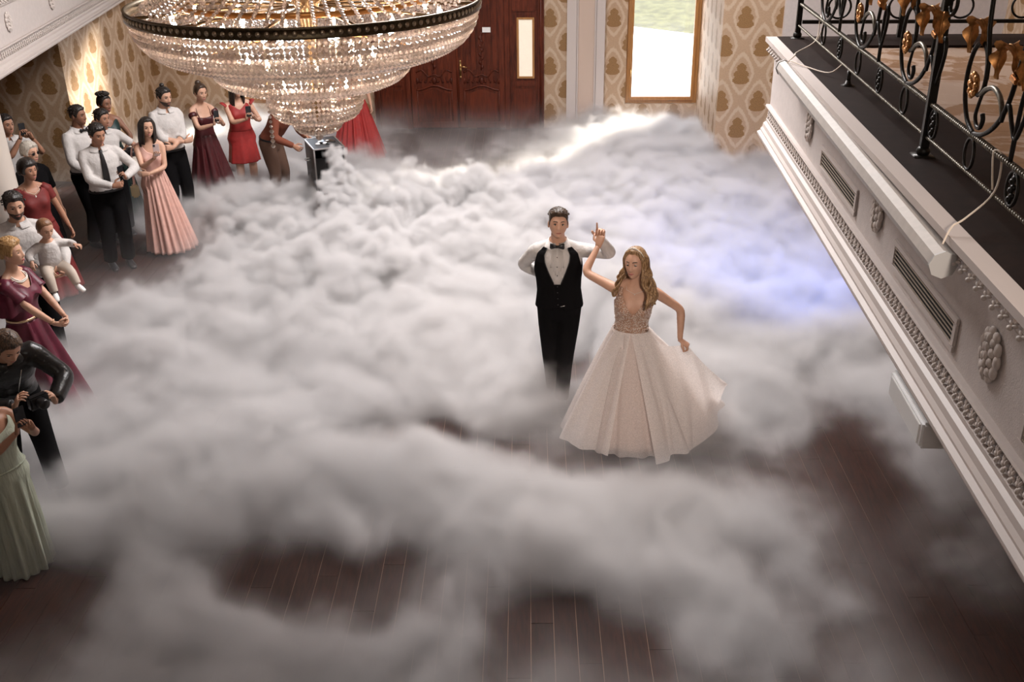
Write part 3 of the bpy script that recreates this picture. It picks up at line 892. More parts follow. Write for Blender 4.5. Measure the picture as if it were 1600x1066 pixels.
    b_ = MB(); b_.ball((1.155, 0, 0), (0.008, 0.016, 0.016), 8, 6); rm = b_.mesh('rim_boss', pmat('boss', (0.46, 0.38, 0.28), 0.28, 0.9), True)
    for k in range(140):
        o = link('rim_boss', rm, rim); o.rotation_euler = (0, 0, 2 * pi * k / 140)
    b_ = MB(); b_.tube([(0.86 * cos(2 * pi * k / 64), 0.86 * sin(2 * pi * k / 64), 0.055) for k in range(64)], [(0.018, 0.006)] * 64, 8, flat=(0, 0, 1), closed=True); b_.build('gilt_ring', GILT, root, True)
    for rr, z in ((0.67, -0.32), (0.33, -0.52), (0.165, -0.755)):
        b_ = MB(); b_.tube([(rr * cos(2 * pi * k / 48), rr * sin(2 * pi * k / 48), z) for k in range(48)], 0.008, 6, closed=True); b_.build('tier_ring', GILT, root, True)
    arm = MB(); arm.tube([(0.12, 0, 0.0), (0.5, 0, 0.01), (1.14, 0, 0.0)], 0.011, 6); am = arm.mesh('arm', BRZ, True)
    for k in range(12):
        o = link('arm', am, root); o.rotation_euler = (0, 0, 2 * pi * k / 12)
    b_ = MB(); b_.lathe([(0.02, -0.78), (0.05, -0.5), (0.03, -0.3), (0.08, -0.02), (0.10, 0.03), (0.05, 0.1), (0.03, 0.6), (0.06, 1.30), (0.18, 1.36), (0.05, 1.42), (0.02, 1.5), (0.02, ZT - zr)], 16); b_.build('stem', BRZ, root, True)
    # candle bulbs: real lamps inside the bowl
    BULB = pmat('bulb_glow', (1, 0.9, 0.75), 0.3, emit=(1.0, 0.79, 0.62), estr=170.0)
    b_ = MB(); b_.lathe([(0.004, -0.0), (0.016, 0.012), (0.019, 0.03), (0.013, 0.055), (0.002, 0.08)], 10, caps=True); bm_ = b_.mesh('bulb', BULB, True)
    b_ = MB(); b_.tube([(0, 0, -0.09), (0, 0, 0.0)], 0.013, 8); sm_ = b_.mesh('candle_sleeve', pmat('ivory', (0.8, 0.72, 0.6), 0.4), True)
    for rr, z, n in ((0.88, -0.10, 14), (0.56, -0.17, 10), (0.42, -0.37, 8), (0.22, -0.58, 5)):
        for k in range(n):
            an = 2 * pi * (k + 0.37) / n
            o = link('bulb', bm_, root); o.location = (rr * cos(an), rr * sin(an), z)
            q = link('candle_sleeve', sm_, root); q.location = o.location
    # a loose strand hanging at the left, and the bottom drop
    b_ = MB()
    for k in range(9):
        bead(b_, (-0.33, -0.02, -0.68 - 0.034 * k), 0.0125 if k < 5 else 0.017, (0, 0.1, 1))
    b_.build('hanging_strand', CR, root)
    b_ = MB(); b_.ball((0, 0, -0.89), 0.028, 8, 6); b_.build('bottom_drop', CR, root)
    return root

make_chandelier()

# ------------------------------------------------------------------ people: one figure builder
def sm(a, b, x):
    t = np.clip((x - a) / (b - a), 0, 1)
    return t * t * (3 - 2 * t)

T_M = np.array([  # z, half width, half depth, y offset (front is -y)
    (0.78, 0.120, 0.085, 0.005), (0.82, 0.160, 0.105, 0.01), (0.90, 0.172, 0.118, 0.01), (0.97, 0.163, 0.114, 0.005), (1.06, 0.152, 0.108, 0.0), (1.16, 0.158, 0.112, 0.0), (1.26, 0.174, 0.120, 0.0),
    (1.34, 0.180, 0.114, 0.004), (1.40, 0.160, 0.096, 0.010), (1.44, 0.118, 0.080, 0.012), (1.475, 0.072, 0.066, 0.010), (1.51, 0.058, 0.060, 0.004), (1.58, 0.055, 0.058, -0.006)])
T_F = np.array([
    (0.78, 0.120, 0.090, 0.005), (0.82, 0.165, 0.110, 0.012), (0.90, 0.178, 0.118, 0.012), (0.97, 0.160, 0.106, 0.008), (1.05, 0.130, 0.090, 0.0), (1.12, 0.120, 0.086, -0.002), (1.20, 0.132, 0.094, 0.0), (1.28, 0.144, 0.098, 0.004),
    (1.35, 0.146, 0.086, 0.010), (1.40, 0.128, 0.074, 0.012), (1.435, 0.090, 0.062, 0.012), (1.465, 0.058, 0.053, 0.008), (1.50, 0.047, 0.049, 0.002), (1.58, 0.045, 0.048, -0.008)])


def remesh(mb, vox, smooth_it=6, fac=0.5):
    """fuse overlapping closed shapes into one continuous skin"""
    me = mb.mesh('tmp', [], True) if False else bpy.data.meshes.new('tmp')
    me.from_pydata([tuple(p) for p in mb.v], [], mb.f)
    o = bpy.data.objects.new('tmp', me); COL.objects.link(o)
    r = o.modifiers.new('r', 'REMESH'); r.mode = 'VOXEL'; r.voxel_size = vox
    s = o.modifiers.new('s', 'SMOOTH'); s.iterations = smooth_it; s.factor = fac
    dg = bpy.context.evaluated_depsgraph_get()
    ev = o.evaluated_get(dg)
    out = bpy.data.meshes.new_from_object(ev, depsgraph=dg)
    n = len(out.vertices); co = np.empty(n * 3, np.float32); out.vertices.foreach_get('co', co)
    fs = [tuple(p.vertices) for p in out.polygons]
    bpy.data.objects.remove(o); bpy.data.meshes.remove(me); bpy.data.meshes.remove(out)
    return co.reshape(-1, 3), fs


# ---- the head: a shaped grid, face towards -y
NLON, NLAT = 60, 46


def head_grid():
    t = np.linspace(-1, 1, NLON, endpoint=False)
    ph = pi * (0.55 * t + 0.45 * t ** 3)          # denser round the face
    la = -pi / 2 + pi * (np.arange(NLAT + 1) / NLAT)
    PH, LA = np.meshgrid(ph, la)
    return np.stack([np.sin(PH) * np.cos(LA), -np.cos(PH) * np.cos(LA), np.sin(LA)], -1)


HD = head_grid()


def head_shape(d, fem=False, child=False):
    x, y, z = d[..., 0], d[..., 1], d[..., 2]
    lower = np.clip(-z, 0, 1); front = np.clip(-y, 0, 1); back = np.clip(y, 0, 1)
    X = 0.078 * np.sign(x) * np.abs(x) ** 0.92
    Y = 0.092 * np.sign(y) * np.abs(y) ** 0.92
    Z = 0.115 * z
    X = X * (1 - (0.36 if fem else 0.27) * lower ** 1.6)
    Y = Y - 0.042 * lower ** 2 * (1 - 0.3 * back)
    Z = Z * (1 - 0.42 * back * lower)
    Y = Y + 0.014 * back * np.clip(z + 0.45, 0, 1)
    if child:
        X = X * (1.06 + 0.10 * np.clip(z, 0, 1)); Y = Y * 1.04; Z = np.where(Z < 0, Z * 0.86, Z * 1.06)
    aX = np.abs(X); f = (y < 0.1)
    k = 0.55 if child else (0.85 if fem else 1.0)
    amp = np.interp(Z, [-0.052, -0.044, -0.034, -0.020, 0.0, 0.022], [0, 0.013, 0.0245, 0.019, 0.010, 0.003]) * k
    wd = np.interp(Z, [-0.045, -0.032, -0.015, 0.02], [0.0165, 0.0155, 0.0115, 0.0105])
    Y = Y - f * amp * np.exp(-(X / wd) ** 2)
    Y = Y + f * 0.0105 * np.exp(-((aX - 0.031) / 0.0150) ** 2 - ((Z - 0.004) / 0.0125) ** 2)
    Y = Y - f * (0.002 if fem else 0.0045) * np.exp(-((aX - 0.026) / 0.02) ** 2 - ((Z - 0.028) / 0.008) ** 2)
    Y = Y - f * 0.0065 * np.exp(-(X / 0.021) ** 2 - ((Z + 0.067) / 0.010) ** 2)
    Y = Y + f * 0.0035 * np.exp(-(X / 0.024) ** 2 - ((Z + 0.0675) / 0.0032) ** 2)
    Y = Y - f * 0.0065 * np.exp(-(X / 0.017) ** 2 - ((Z + 0.100) / 0.013) ** 2)
    Y = Y - f * (0.004 if fem else 0.002) * np.exp(-((aX - 0.042) / 0.014) ** 2 - ((Z + 0.024) / 0.015) ** 2)
    return np.stack([X, Y, Z], -1)


def hairline(d, front=0.62, side=0.02, back=-0.62, nape=2.2):
    """height (unit sphere) above which hair grows, by angle from the face"""
    a = np.abs(np.arctan2(d[..., 0], -d[..., 1]))
    return np.interp(a, [0, 0.45, 0.85, 1.12, 1.25, 1.55, 1.75, nape, pi], [front, front, front * 0.75 + 0.05, 0.22, side - 0.22, side - 0.12, side + 0.02, back * 0.8, back])


class Person:
    def __init__(self, name, pos, face_deg, h, fem, skin, label, girth=1.0, lean=(0, 0, 0), head=(0, 0, 0), cat='person', sx=1.0, vox=0.012, group=None, bust=0.034):
        self.root = tag(empty(name, pos, radians(face_deg)), label, cat, group)
        self.s = h / 1.75; self.fem = fem; self.g = girth; self.skin = skin; self.sx = sx; self.vox = vox; self.bust = bust
        self.lean = [radians(a) for a in lean]; self.headrot = [radians(a) for a in head]
        self.T = T_F if fem else T_M
        self.M = Matrix.Translation(pos) @ Matrix.Rotation(radians(face_deg), 4, 'Z')
        self.body = MB(); self.extra = MB(); self.arm = {}; self.leg = {}
        s = self.s
        self.pel = np.array((0, 0.0, 0.95 * s))
        self.Rl = np.array(Matrix.Rotation(self.lean[2], 3, 'Z') @ Matrix.Rotation(self.lean[0], 3, 'X') @ Matrix.Rotation(self.lean[1], 3, 'Y'))
        q = Matrix(self.Rl.tolist()).to_quaternion(); ax, an = q.to_axis_angle()
        self.ax, self.an = ax, an
        if fem: self.shx, self.shz, self.ua, self.fa = 0.158, 1.395, 0.285, 0.245
        else: self.shx, self.shz, self.ua, self.fa = 0.176, 1.405, 0.30, 0.265
        Hm = Matrix.Rotation(self.headrot[0], 3, 'Z') @ Matrix.Rotation(self.headrot[1], 3, 'X') @ Matrix.Rotation(self.headrot[2], 3, 'Y')
        self.HR = np.array(Hm)
        nk = self.tf(np.array([[0, -0.004 * s, 1.535 * s]]))[0]
        self.hs = 1.0 * s ** 0.5
        self.HC = nk + np.array(Matrix(self.Rl.tolist()) @ Vector((0, 0, 0.035))) + self.HR @ np.array((0, -0.022, 0.072)) * self.hs
        self.neck = nk

    # torso bend about the pelvis
    def tf(self, P_):
        P_ = np.asarray(P_, float)
        if abs(self.an) < 1e-4: return P_
        w = sm(0.86 * self.s, 1.12 * self.s, P_[..., 2])
        out = np.empty_like(P_); fl = P_.reshape(-1, 3); wf = w.reshape(-1); of = out.reshape(-1, 3)
        k = np.array(self.ax); v = fl - self.pel; a = (self.an * wf)[:, None]
        of[:] = self.pel + v * np.cos(a) + np.cross(k, v) * np.sin(a) + k * (v @ k)[:, None] * (1 - np.cos(a))
        return out

    def ring(self, z, a, pad=0.0):
        """torso surface point(s): z in metres at 1.75 m, a the angle (front = -pi/2)"""
        T = self.T; z = np.asarray(z, float); a = np.asarray(a, float)
        w = np.interp(z, T[:, 0], T[:, 1]) * self.g; d = np.interp(z, T[:, 0], T[:, 2]) * (self.g * 1.06 if self.g > 1 else self.g); o = np.interp(z, T[:, 0], T[:, 3])
        w = np.where(z > 1.42, np.interp(z, T[:, 0], T[:, 1]), w); d = np.where(z > 1.42, np.interp(z, T[:, 0], T[:, 2]), d)
        c, s_ = np.cos(a), np.sin(a)
        ex = 0.86
        x = (w + pad) * np.sign(c) * np.abs(c) ** ex; y = (d + pad) * np.sign(s_) * np.abs(s_) ** ex + o
        if self.fem:
            da = np.abs(np.arctan2(np.sin(a + pi / 2), np.cos(a + pi / 2)))
            y = y - self.bust * np.exp(-((da - 0.52) / 0.40) ** 2 - ((z - 1.255) / 0.062) ** 2)
        return np.stack([x, y, z], -1) * self.s

    def torso(self, mb, z0, z1, pad, n=28, step=0.02):
        zs = np.arange(z0, z1 + 1e-6, step); A = np.linspace(0, 2 * pi, n, endpoint=False)
        Z, AA = np.meshgrid(zs, A, indexing='ij')
        P_ = self.tf(self.ring(Z, AA, pad)); k = len(zs)
        f = [tuple(range(n - 1, -1, -1)), tuple((k - 1) * n + j for j in range(n))]
        for i in range(k - 1):
            for j in range(n):
                f.append((i * n + j, i * n + (j + 1) % n, (i + 1) * n + (j + 1) % n, (i + 1) * n + j))
        mb.add(P_.reshape(-1, 3), f)

    def joint(self, side):          # side -1 = the person's right (picture left when facing us)
        return Vector(self.tf(np.array([[side * self.shx * self.s * self.g ** 0.6, 0.012 * self.s, self.shz * self.s]]))[0])

    def pose_arm(self, side, wrist, hint, d=None, n=None, curl=0.5, thumb=0.5, spread=1.0, local=True, point=False):
        s = self.s; S = self.joint(side); W = Vector(wrist)
        if not local: W = self.M.inverted() @ W
        L1, L2 = self.ua * s, self.fa * s
        v = W - S; D = v.length
        if D > (L1 + L2) * 0.995:
            W = S + v.normalized() * (L1 + L2) * 0.995; v = W - S; D = v.length
        a = (L1 * L1 - L2 * L2 + D * D) / (2 * D); hh = sqrt(max(0, L1 * L1 - a * a))
        u = v.normalized(); hv = Vector(hint); hv = (hv - u * hv.dot(u)); hv.normalize()
        E_ = S + u * a + hv * hh
        fd = (W - E_).normalized()
        d = fd if d is None else Vector(d).normalized()
        n = Vector((0, 0, -1)) if n is None else Vector(n)
        n = (n - d * n.dot(d)).normalized()
        self.arm[side] = dict(S=S, E=E_, W=W, d=d, n=n, curl=curl, thumb=thumb, spread=spread, point=point)

    def pose_leg(self, side, foot, knee=(0, -1, 0), toe=(0, -1, 0)):
        s = self.s
        hip = Vector((side * 0.092 * s, 0.005, 0.88 * s)); F = Vector(foot) + Vector((0, 0, 0.085 * s))
        L1, L2 = 0.415 * s, 0.40 * s
        v = F - hip; D = v.length
        if D > (L1 + L2) * 0.998:
            L1, L2 = L1 * D / (L1 + L2) * 1.003, L2 * D / (L1 + L2) * 1.003
        a = (L1 * L1 - L2 * L2 + D * D) / (2 * D); hh = sqrt(max(0, L1 * L1 - a * a)); u = v.normalized()
        hv = Vector(knee); hv = (hv - u * hv.dot(u)).normalized()
        self.leg[side] = (hip, hip + u * a + hv * hh, F, Vector(toe).normalized())

    def defaults(self):
        s = self.s
        for sd in (-1, 1):
            if sd not in self.arm:
                self.pose_arm(sd, (sd * 0.27 * s * self.g ** 0.5, -0.03 * s, 0.84 * s), (sd * 0.6, 1, 0), n=(-sd, 0, 0), curl=0.35)
            if sd not in self.leg:
                self.pose_leg(sd, (sd * 0.10 * s, 0.0 if sd < 0 else -0.03, 0))

    def arm_tube(self, mb, side, pad, t1=1.0, n=12, r=None, cuff=0.0, t0=0.0):
        """sleeve or limb from the shoulder to fraction t1 of the arm (1 = wrist)"""
        A = self.arm[side]; s = self.s
        R_ = r or ((0.052, 0.044, 0.038, 0.040, 0.027) if not self.fem else (0.047, 0.040, 0.035, 0.036, 0.023))
        g = self.g ** 0.5
        L1 = (A['E'] - A['S']).length; L2 = (A['W'] - A['E']).length; L = L1 + L2
        inner = A['S'] + Vector((-side * 0.05 * s, 0, -0.015 * s))
        pts = []; rad = []
        N = 16
        for k in range(N + 1):
            t = (t0 + (t1 - t0) * k / N) * L
            if t <= L1: p = A['S'].lerp(A['E'], t / L1)
            else: p = A['E'].lerp(A['W'], min(1.06, (t - L1) / L2))
            # round the elbow
            q = abs(t - L1)
            if q < 0.05:
                w = 0.5 * (1 - q / 0.05) ** 2
                m_ = (A['S'] + (A['E'] - A['S']) * (1 - 0.05 / L1) + A['E'] + (A['W'] - A['E']) * (0.05 / L2)) * 0.5
                p = p.lerp(m_, w)
            u = t / L
            rr = np.interp(u, [0, 0.22, 0.50, 0.64, 1.0], R_) * s * g
            pts.append(p); rad.append(rr + pad + (cuff * (k / N) ** 3))
        if t0 == 0.0:
            pts.insert(0, inner); rad.insert(0, rad[0] * 1.02)
        mb.tube(pts, rad, n)

    def leg_tube(self, mb, side, pad, r=None, t1=1.0, n=14, flare=0.0):
        hip, kn, an, toe = self.leg[side]; s = self.s; g = self.g ** 0.6
        R_ = r or (0.088, 0.080, 0.056, 0.057, 0.038)
        pts = [hip + Vector((-side * 0.01, 0, 0.04 * s))]; rad = [R_[0] * s * g + pad]
        L1 = (kn - hip).length; L2 = (an - kn).length; L = L1 + L2
        for k in range(15):
            u = t1 * k / 14; t = u * L
            p = hip.lerp(kn, t / L1) if t <= L1 else kn.lerp(an, (t - L1) / L2)
            q = abs(t - L1)
            if q < 0.07:
                w = 0.5 * (1 - q / 0.07) ** 2
                m_ = (hip.lerp(kn, 1 - 0.07 / L1) + kn.lerp(an, 0.07 / L2)) * 0.5
                p = p.lerp(m_, w)
            pts.append(p); rad.append(np.interp(u, [0, 0.2, 0.5, 0.66, 1.0], R_) * s * g + pad + flare * u * u)
        mb.tube(pts, rad, n)

    def hand(self, side):
        A = self.arm[side]; mb = self.extra
        k = (0.90 if self.fem else 1.0) * self.s ** 0.5 * getattr(self, 'hand_k', 1.0)
        d, n, W = A['d'], A['n'], A['W']
        u = d.cross(n) if side < 0 else n.cross(d)          # thumb side
        c, sp = A['curl'], A['spread']
        P0 = W - d * 0.012 * k
        pts = [P0, W + d * 0.02 * k, W + d * 0.05 * k + u * 0.002, W + d * 0.085 * k, W + d * 0.098 * k]
        rad = [(0.026 * k, 0.019 * k), (0.032 * k, 0.017 * k), (0.040 * k, 0.016 * k), (0.041 * k, 0.0135 * k), (0.034 * k, 0.010 * k)]
        mb.tube(pts, rad, 12, flat=u)
        for i, (off, L, r) in enumerate(((0.030, 0.072, 0.0088), (0.010, 0.080, 0.0090), (-0.010, 0.074, 0.0086), (-0.029, 0.058, 0.0076))):
            cc = c
            if A['point'] and i == 0: cc = 0.08
            p = W + d * 0.086 * k + u * off * k
            dr = (d + u * off * 3.2 * (sp - 0.6)).normalized()
            q = [p]; rr = [r * k * 1.02]
            ang = 0.0
            for sg, (fr, bend) in enumerate(((0.45, 0.85), (0.32, 1.15), (0.23, 0.75))):
                ang += bend * cc * (1.0 + 0.10 * i)
                dd = dr * cos(ang) + n * sin(ang)
                p = p + dd * (L * fr * k); q.append(p); rr.append(r * k * (0.98 - 0.09 * (sg + 1)))
            q.append(p + dd * 0.004 * k); rr.append(r * k * 0.42)
            mb.tube(q, rr, 8)
        th = A['thumb']
        p = W + d * 0.026 * k + u * 0.024 * k
        q = [p - u * 0.012 * k]; rr = [0.012 * k]
        for L, a, b, r in ((0.038, 0.95, 0.25, 0.0125), (0.030, 0.62 - 0.5 * th, 0.5 * th + 0.15, 0.0100), (0.024, 0.35 - 0.6 * th, 0.9 * th + 0.1, 0.0085)):
            dd = (d * cos(a) + u * sin(a)) * cos(b) + n * sin(b)
            p = p + dd * L * k; q.append(p); rr.append(r * k)
        q.append(p + dd * 0.005 * k); rr.append(0.0045 * k)
        mb.tube(q, rr, 8)

    def hp(self, P_):
        """head-local to person-local"""
        return (np.asarray(P_, float) * self.hs) @ self.HR.T + self.HC

    def make_body(self, bare_legs=False, torso_top=1.56, legs_t=1.0, child=False):
        self.defaults()
        mb = MB()
        self.torso(mb, 0.80, torso_top, 0.0)
        # neck up into the skull
        a = self.tf(np.array([[0, 0.004, 1.47 * self.s]]))[0]; b = self.hp(np.array([0, 0.014, -0.03]))
        r = 0.055 if not self.fem else 0.046
        mb.tube([Vector(a), Vector(a).lerp(Vector(b), 0.5), Vector(b)], [r * self.s, r * 0.98 * self.s, r * 0.95 * self.s], 16)
        # trapezius slope
        for sd in (-1, 1):
            S = self.joint(sd)
            mb.tube([Vector(a) + Vector((0, 0.012, 0.01)), Vector(a).lerp(S, 0.5) + Vector((0, 0.01, 0.012)), S], [0.040 * self.s, 0.040 * self.s, 0.038 * self.s], 10)
            self.arm_tube(mb, sd, 0.0)
            if bare_legs: self.leg_tube(mb, sd, 0.0, t1=legs_t)
        v, f = remesh(mb, self.vox, 7)
        out = MB(); out.add(v, f)
        # head
        hp = self.hp(head_shape(HD, self.fem, child)); n = NLON
        fs = []
        for i in range(NLAT):
            for j in range(n):
                q = (i * n + j, i * n + (j + 1) % n, (i + 1) * n + (j + 1) % n, (i + 1) * n + j)
                fs.append(q)
        out.add(hp.reshape(-1, 3), fs)
        for sd in (-1, 1):      # ears
            m3 = Matrix(self.HR.tolist()) @ Matrix.Rotation(sd * 0.35, 3, 'Z') @ Matrix.Rotation(-0.15, 3, 'X')
            out.ball(self.hp(np.array([sd * 0.077, 0.012, -0.008])), (0.009 * self.hs, 0.019 * self.hs, 0.032 * self.hs), 8, 8, m3)
            out.ball(self.hp(np.array([sd * 0.081, 0.006, -0.022])), (0.007 * self.hs, 0.010 * self.hs, 0.012 * self.hs), 6, 5, m3)
        for sd in (-1, 1): self.hand(sd)
        out.add(self.extra.v, self.extra.f)
        self.bodyo = out.build('body', self.skin, self.root, True)
        return self.bodyo

    def face_y(self, X, Z):
        P_ = head_shape(HD, self.fem, getattr(self, 'child', False)).reshape(-1, 3); k = P_[:, 1] < -0.02
        Q = P_[k]; d = (Q[:, 0] - X) ** 2 + (Q[:, 2] - Z) ** 2
        i = np.argsort(d)[:4]; w = 1 / (d[i] + 1e-7)
        return float((Q[i, 1] * w).sum() / w.sum())

    def face(self, iris=(0.05, 0.03, 0.02), brow=None, lips=None, smile=0.3, lids=0.35, glasses=None, beard=None, makeup=False, child=False):
        hs = self.hs
        E_W = pmat('eye_white', (0.75, 0.72, 0.70), 0.25); E_I = pmat('iris_%.2f' % iris[0], iris, 0.15)
        lash = brow
        for sd in (-1, 1):
            y = self.face_y(sd * 0.031, 0.004)
            c = np.array([sd * 0.031, y + 0.0072, 0.003])
            b_ = MB(); m3 = Matrix(self.HR.tolist())
            b_.ball(self.hp(c), 0.0125 * hs, 12, 8, m3)
            b_.mi = 1; b_.ball(self.hp(c + np.array([0.0, -0.0082, -0.001])), (0.0072 * hs, 0.0060 * hs, 0.0072 * hs), 10, 6, m3)
            b_.build('eye', [E_W, E_I], self.root, True)
            # upper lid and lashes
            b_ = MB(); pts = []
            for k in range(7):
                a = (k - 3) / 3.0
                pts.append(Vector(self.hp(c + np.array([a * 0.0145, -0.0105 + 0.0042 * a * a, (0.0072 - lids * 0.006) - 0.0062 * a * a]))))
            b_.tube(pts, [0.0012 * hs, 0.0030 * hs, 0.0038 * hs, 0.0040 * hs, 0.0038 * hs, 0.0030 * hs, 0.0012 * hs], 6)
            b_.build('eyelid', lash if lash is not None else self.skin, self.root, True)
            if brow is not None:
                b_ = MB(); pts = []
                for k in range(6):
                    x = 0.014 + 0.036 * k / 5
                    yy = self.face_y(sd * x, 0.026 + 0.005 * sin(k * 0.62))
                    pts.append(Vector(self.hp(np.array([sd * x, yy - 0.0010, 0.0255 + 0.0055 * sin(k * 0.62)]))))
                b_.tube(pts, [(0.0036 * hs, 0.0022 * hs)] * 4 + [(0.0028 * hs, 0.0018 * hs), (0.0010 * hs, 0.001 * hs)], 6, flat=tuple(self.HR @ np.array((0, 0, 1))))
                b_.build('eyebrow', brow, self.root, True)
        lips = lips or pmat('lips_plain', (0.36, 0.13, 0.10), 0.45)
        b_ = MB()
        for up in (1, -1):
            pts = []
            for k in range(9):
                a = (k - 4) / 4.0; x = a * (0.024 if not child else 0.017)
                z = -0.0675 + up * 0.0030 * (1 - a * a) + smile * 0.007 * a * a
                yy = self.face_y(x, z)
                pts.append(Vector(self.hp(np.array([x, yy - 0.0008, z]))))
            b_.tube(pts, [r * hs for r in (0.0008, 0.0024, 0.0032, 0.0036, 0.0036, 0.0036, 0.0032, 0.0024, 0.0008)], 6)
        b_.build('lips', lips, self.root, True)
        if glasses is not None:
            dark = glasses == 'sun'
            b_ = MB(); fm = pmat('spectacle_frame', (0.015, 0.013, 0.012), 0.3)
            lens = MB()
            for sd in (-1, 1):
                y = min(self.face_y(0.031, 0.004), -0.075) - 0.012
                ring_ = [Vector(self.hp(np.array([sd * 0.032 + 0.023 * cos(2 * pi * k / 16), y + 0.10 * 0.0, 0.0 + 0.018 * sin(2 * pi * k / 16)]))) for k in range(16)]
                b_.tube(ring_, 0.0018 * hs, 6, closed=True)
                lens.prism([(sd * 0.032 + 0.022 * cos(2 * pi * k / 16), 0.017 * sin(2 * pi * k / 16)) for k in range(16)], lambda a, c, s_: tuple(self.hp(np.array([a, y - 0.001 + 0.002 * s_, c]))))
                b_.tube([Vector(self.hp(np.array([sd * 0.054, y, 0.004]))), Vector(self.hp(np.array([sd * 0.080, y + 0.03, 0.006]))), Vector(self.hp(np.array([sd * 0.084, 0.012, 0.004])))], 0.0018 * hs, 6)
            b_.tube([Vector(self.hp(np.array([-0.010, y - 0.002, 0.004]))), Vector(self.hp(np.array([0.010, y - 0.002, 0.004])))], 0.0018 * hs, 6)
            go = b_.build('glasses', fm, self.root, True)
            lens.build('lens', pmat('dark_lens', (0.012, 0.010, 0.010), 0.08) if dark else GLASS, go)
        if beard is not None:
            self.shell('beard', beard, lambda d, P_: np.minimum(np.minimum(sm(-0.36, -0.50, d[..., 2]) , 1.0), 1) * sm(0.25, 0.05, d[..., 1]) * (1 - np.exp(-(P_[..., 0] / 0.021) ** 2 - ((P_[..., 2] + 0.0665) / 0.0075) ** 2) * 1.2) * np.where((P_[..., 2] > -0.058) & (np.abs(P_[..., 0]) < 0.030), np.where(P_[..., 2] < -0.046, 1.0, 0), 1.0), 0.0030, 0.4, 3)

    def shell(self, name, m, maskf, thick, rough=0.0, seed=0):
        """hair or beard: the head's surface raised where the mask says"""
        P_ = head_shape(HD, self.fem, getattr(self, 'child', False)); w = maskf(HD, P_); n = NLON
        th = thick if not callable(thick) else thick(HD, P_)
        if rough:
            r_ = np.random.RandomState(seed); nz = r_.rand(*w.shape)
            nz = (nz + np.roll(nz, 1, 1) + np.roll(nz, -1, 1)) / 3
            th = th * (1 + rough * (nz - 0.5) * 2)
        Q = P_ + HD * (th * np.clip(w, 0, 1) - 0.0015 * (w <= 0.02))[..., None]
        keep = w > 0.03
        f = []
        for i in range(NLAT):
            for j in range(n):
                j2 = (j + 1) % n
                if keep[i, j] or keep[i, j2] or keep[i + 1, j] or keep[i + 1, j2]:
                    f.append((i * n + j, i * n + j2, (i + 1) * n + j2, (i + 1) * n + j))
        used = sorted({k for q in f for k in q}); mp = {k: i for i, k in enumerate(used)}
        V = self.hp(Q).reshape(-1, 3)[used]
        b_ = MB(); b_.add(V, [tuple(mp[k] for k in q) for q in f])
        return b_.build(name, m, self.root, True)

    def hair_cap(self, m, top=0.018, side=0.008, front=0.62, sidez=0.02, back=-0.62, rough=0.25, edge=0.10, name='hair', seed=1):
        return self.shell(name, m, lambda d, P_: sm(0.0, edge, d[..., 2] - hairline(d, front, sidez, back)),
                          lambda d, P_: side + (top - side) * sm(0.25, 0.75, d[..., 2]), rough, seed)

    def tufts(self, m, n=90, L=0.03, r=0.006, zmin=0.35, seed=2, back=0.5, front=0.60, sidez=0.02, backz=-0.62, base=0.014, name='hair_tufts'):
        """short combed tufts that break up the outline of the hair"""
        rs = np.random.RandomState(seed); b_ = MB(); k = 0
        while k < n:
            d = rs.normal(size=3); d /= np.linalg.norm(d)
            if d[2] < zmin or d[2] < hairline(d[None], front, sidez, backz)[0] + 0.10: continue
            k += 1
            p0 = head_shape(d[None], self.fem)[0] + d * (base * 0.7)
            t = np.array([d[0] * 0.5 + rs.normal() * 0.25, back + rs.normal() * 0.25, 0.12])
            t = t - d * (t @ d) * 0.75; t /= np.linalg.norm(t) + 1e-6
            p1 = p0 + t * L * 0.5 + d * 0.006; p2 = p0 + t * L + d * 0.002
            b_.tube([Vector(self.hp(p0)), Vector(self.hp(p1)), Vector(self.hp(p2))], [r * self.hs, r * 0.9 * self.hs, r * 0.2 * self.hs], 5)
        return b_.build(name, m, self.root, True)

    def locks(self, m, specs, parent=None, name='lock'):
        """each lock: list of head-local points, radius; one tube per lock, joined to one hair mesh"""
        b_ = MB()
        for pts, r in specs:
            q = crv([self.hp(np.array(p)) for p in pts], 4); k = len(q)
            rad = [(r * (0.55 + 0.6 * sin(pi * min(1, 0.25 + 0.7 * i / (k - 1))) ) * self.hs, r * 0.6 * (0.55 + 0.6 * sin(pi * min(1, 0.25 + 0.7 * i / (k - 1)))) * self.hs) for i in range(k)]
            rad[-1] = (r * 0.15, r * 0.12)
            b_.tube(q, rad, 7)
        return b_.build(name, m, self.root, True)

    def cloth(self, name, m, build, vox=0.013, smooth_it=5):
        mb = MB(); build(mb); v, f = remesh(mb, vox, smooth_it)
        o = MB(); o.add(v, f)
        return o.build(name, m, self.root, True)

    def shirt(self, m, sleeve=1.0, z0=0.93, pad=0.014, collar=True, name='shirt', loose=0.003):
        def bl(mb):
            self.torso(mb, z0, 1.455, pad)
            for sd in (-1, 1):
                S = self.joint(sd); a = Vector(self.tf(np.array([[sd * 0.05, 0.012, 1.45 * self.s]]))[0])
                mb.tube([a, a.lerp(S, 0.5), S], [0.054 * self.s, 0.057 * self.s, 0.054 * self.s], 10)
                self.arm_tube(mb, sd, pad - 0.002 + loose, sleeve)
        o = self.cloth(name, m, bl)
        if collar:
            self.collar(m)
        return o

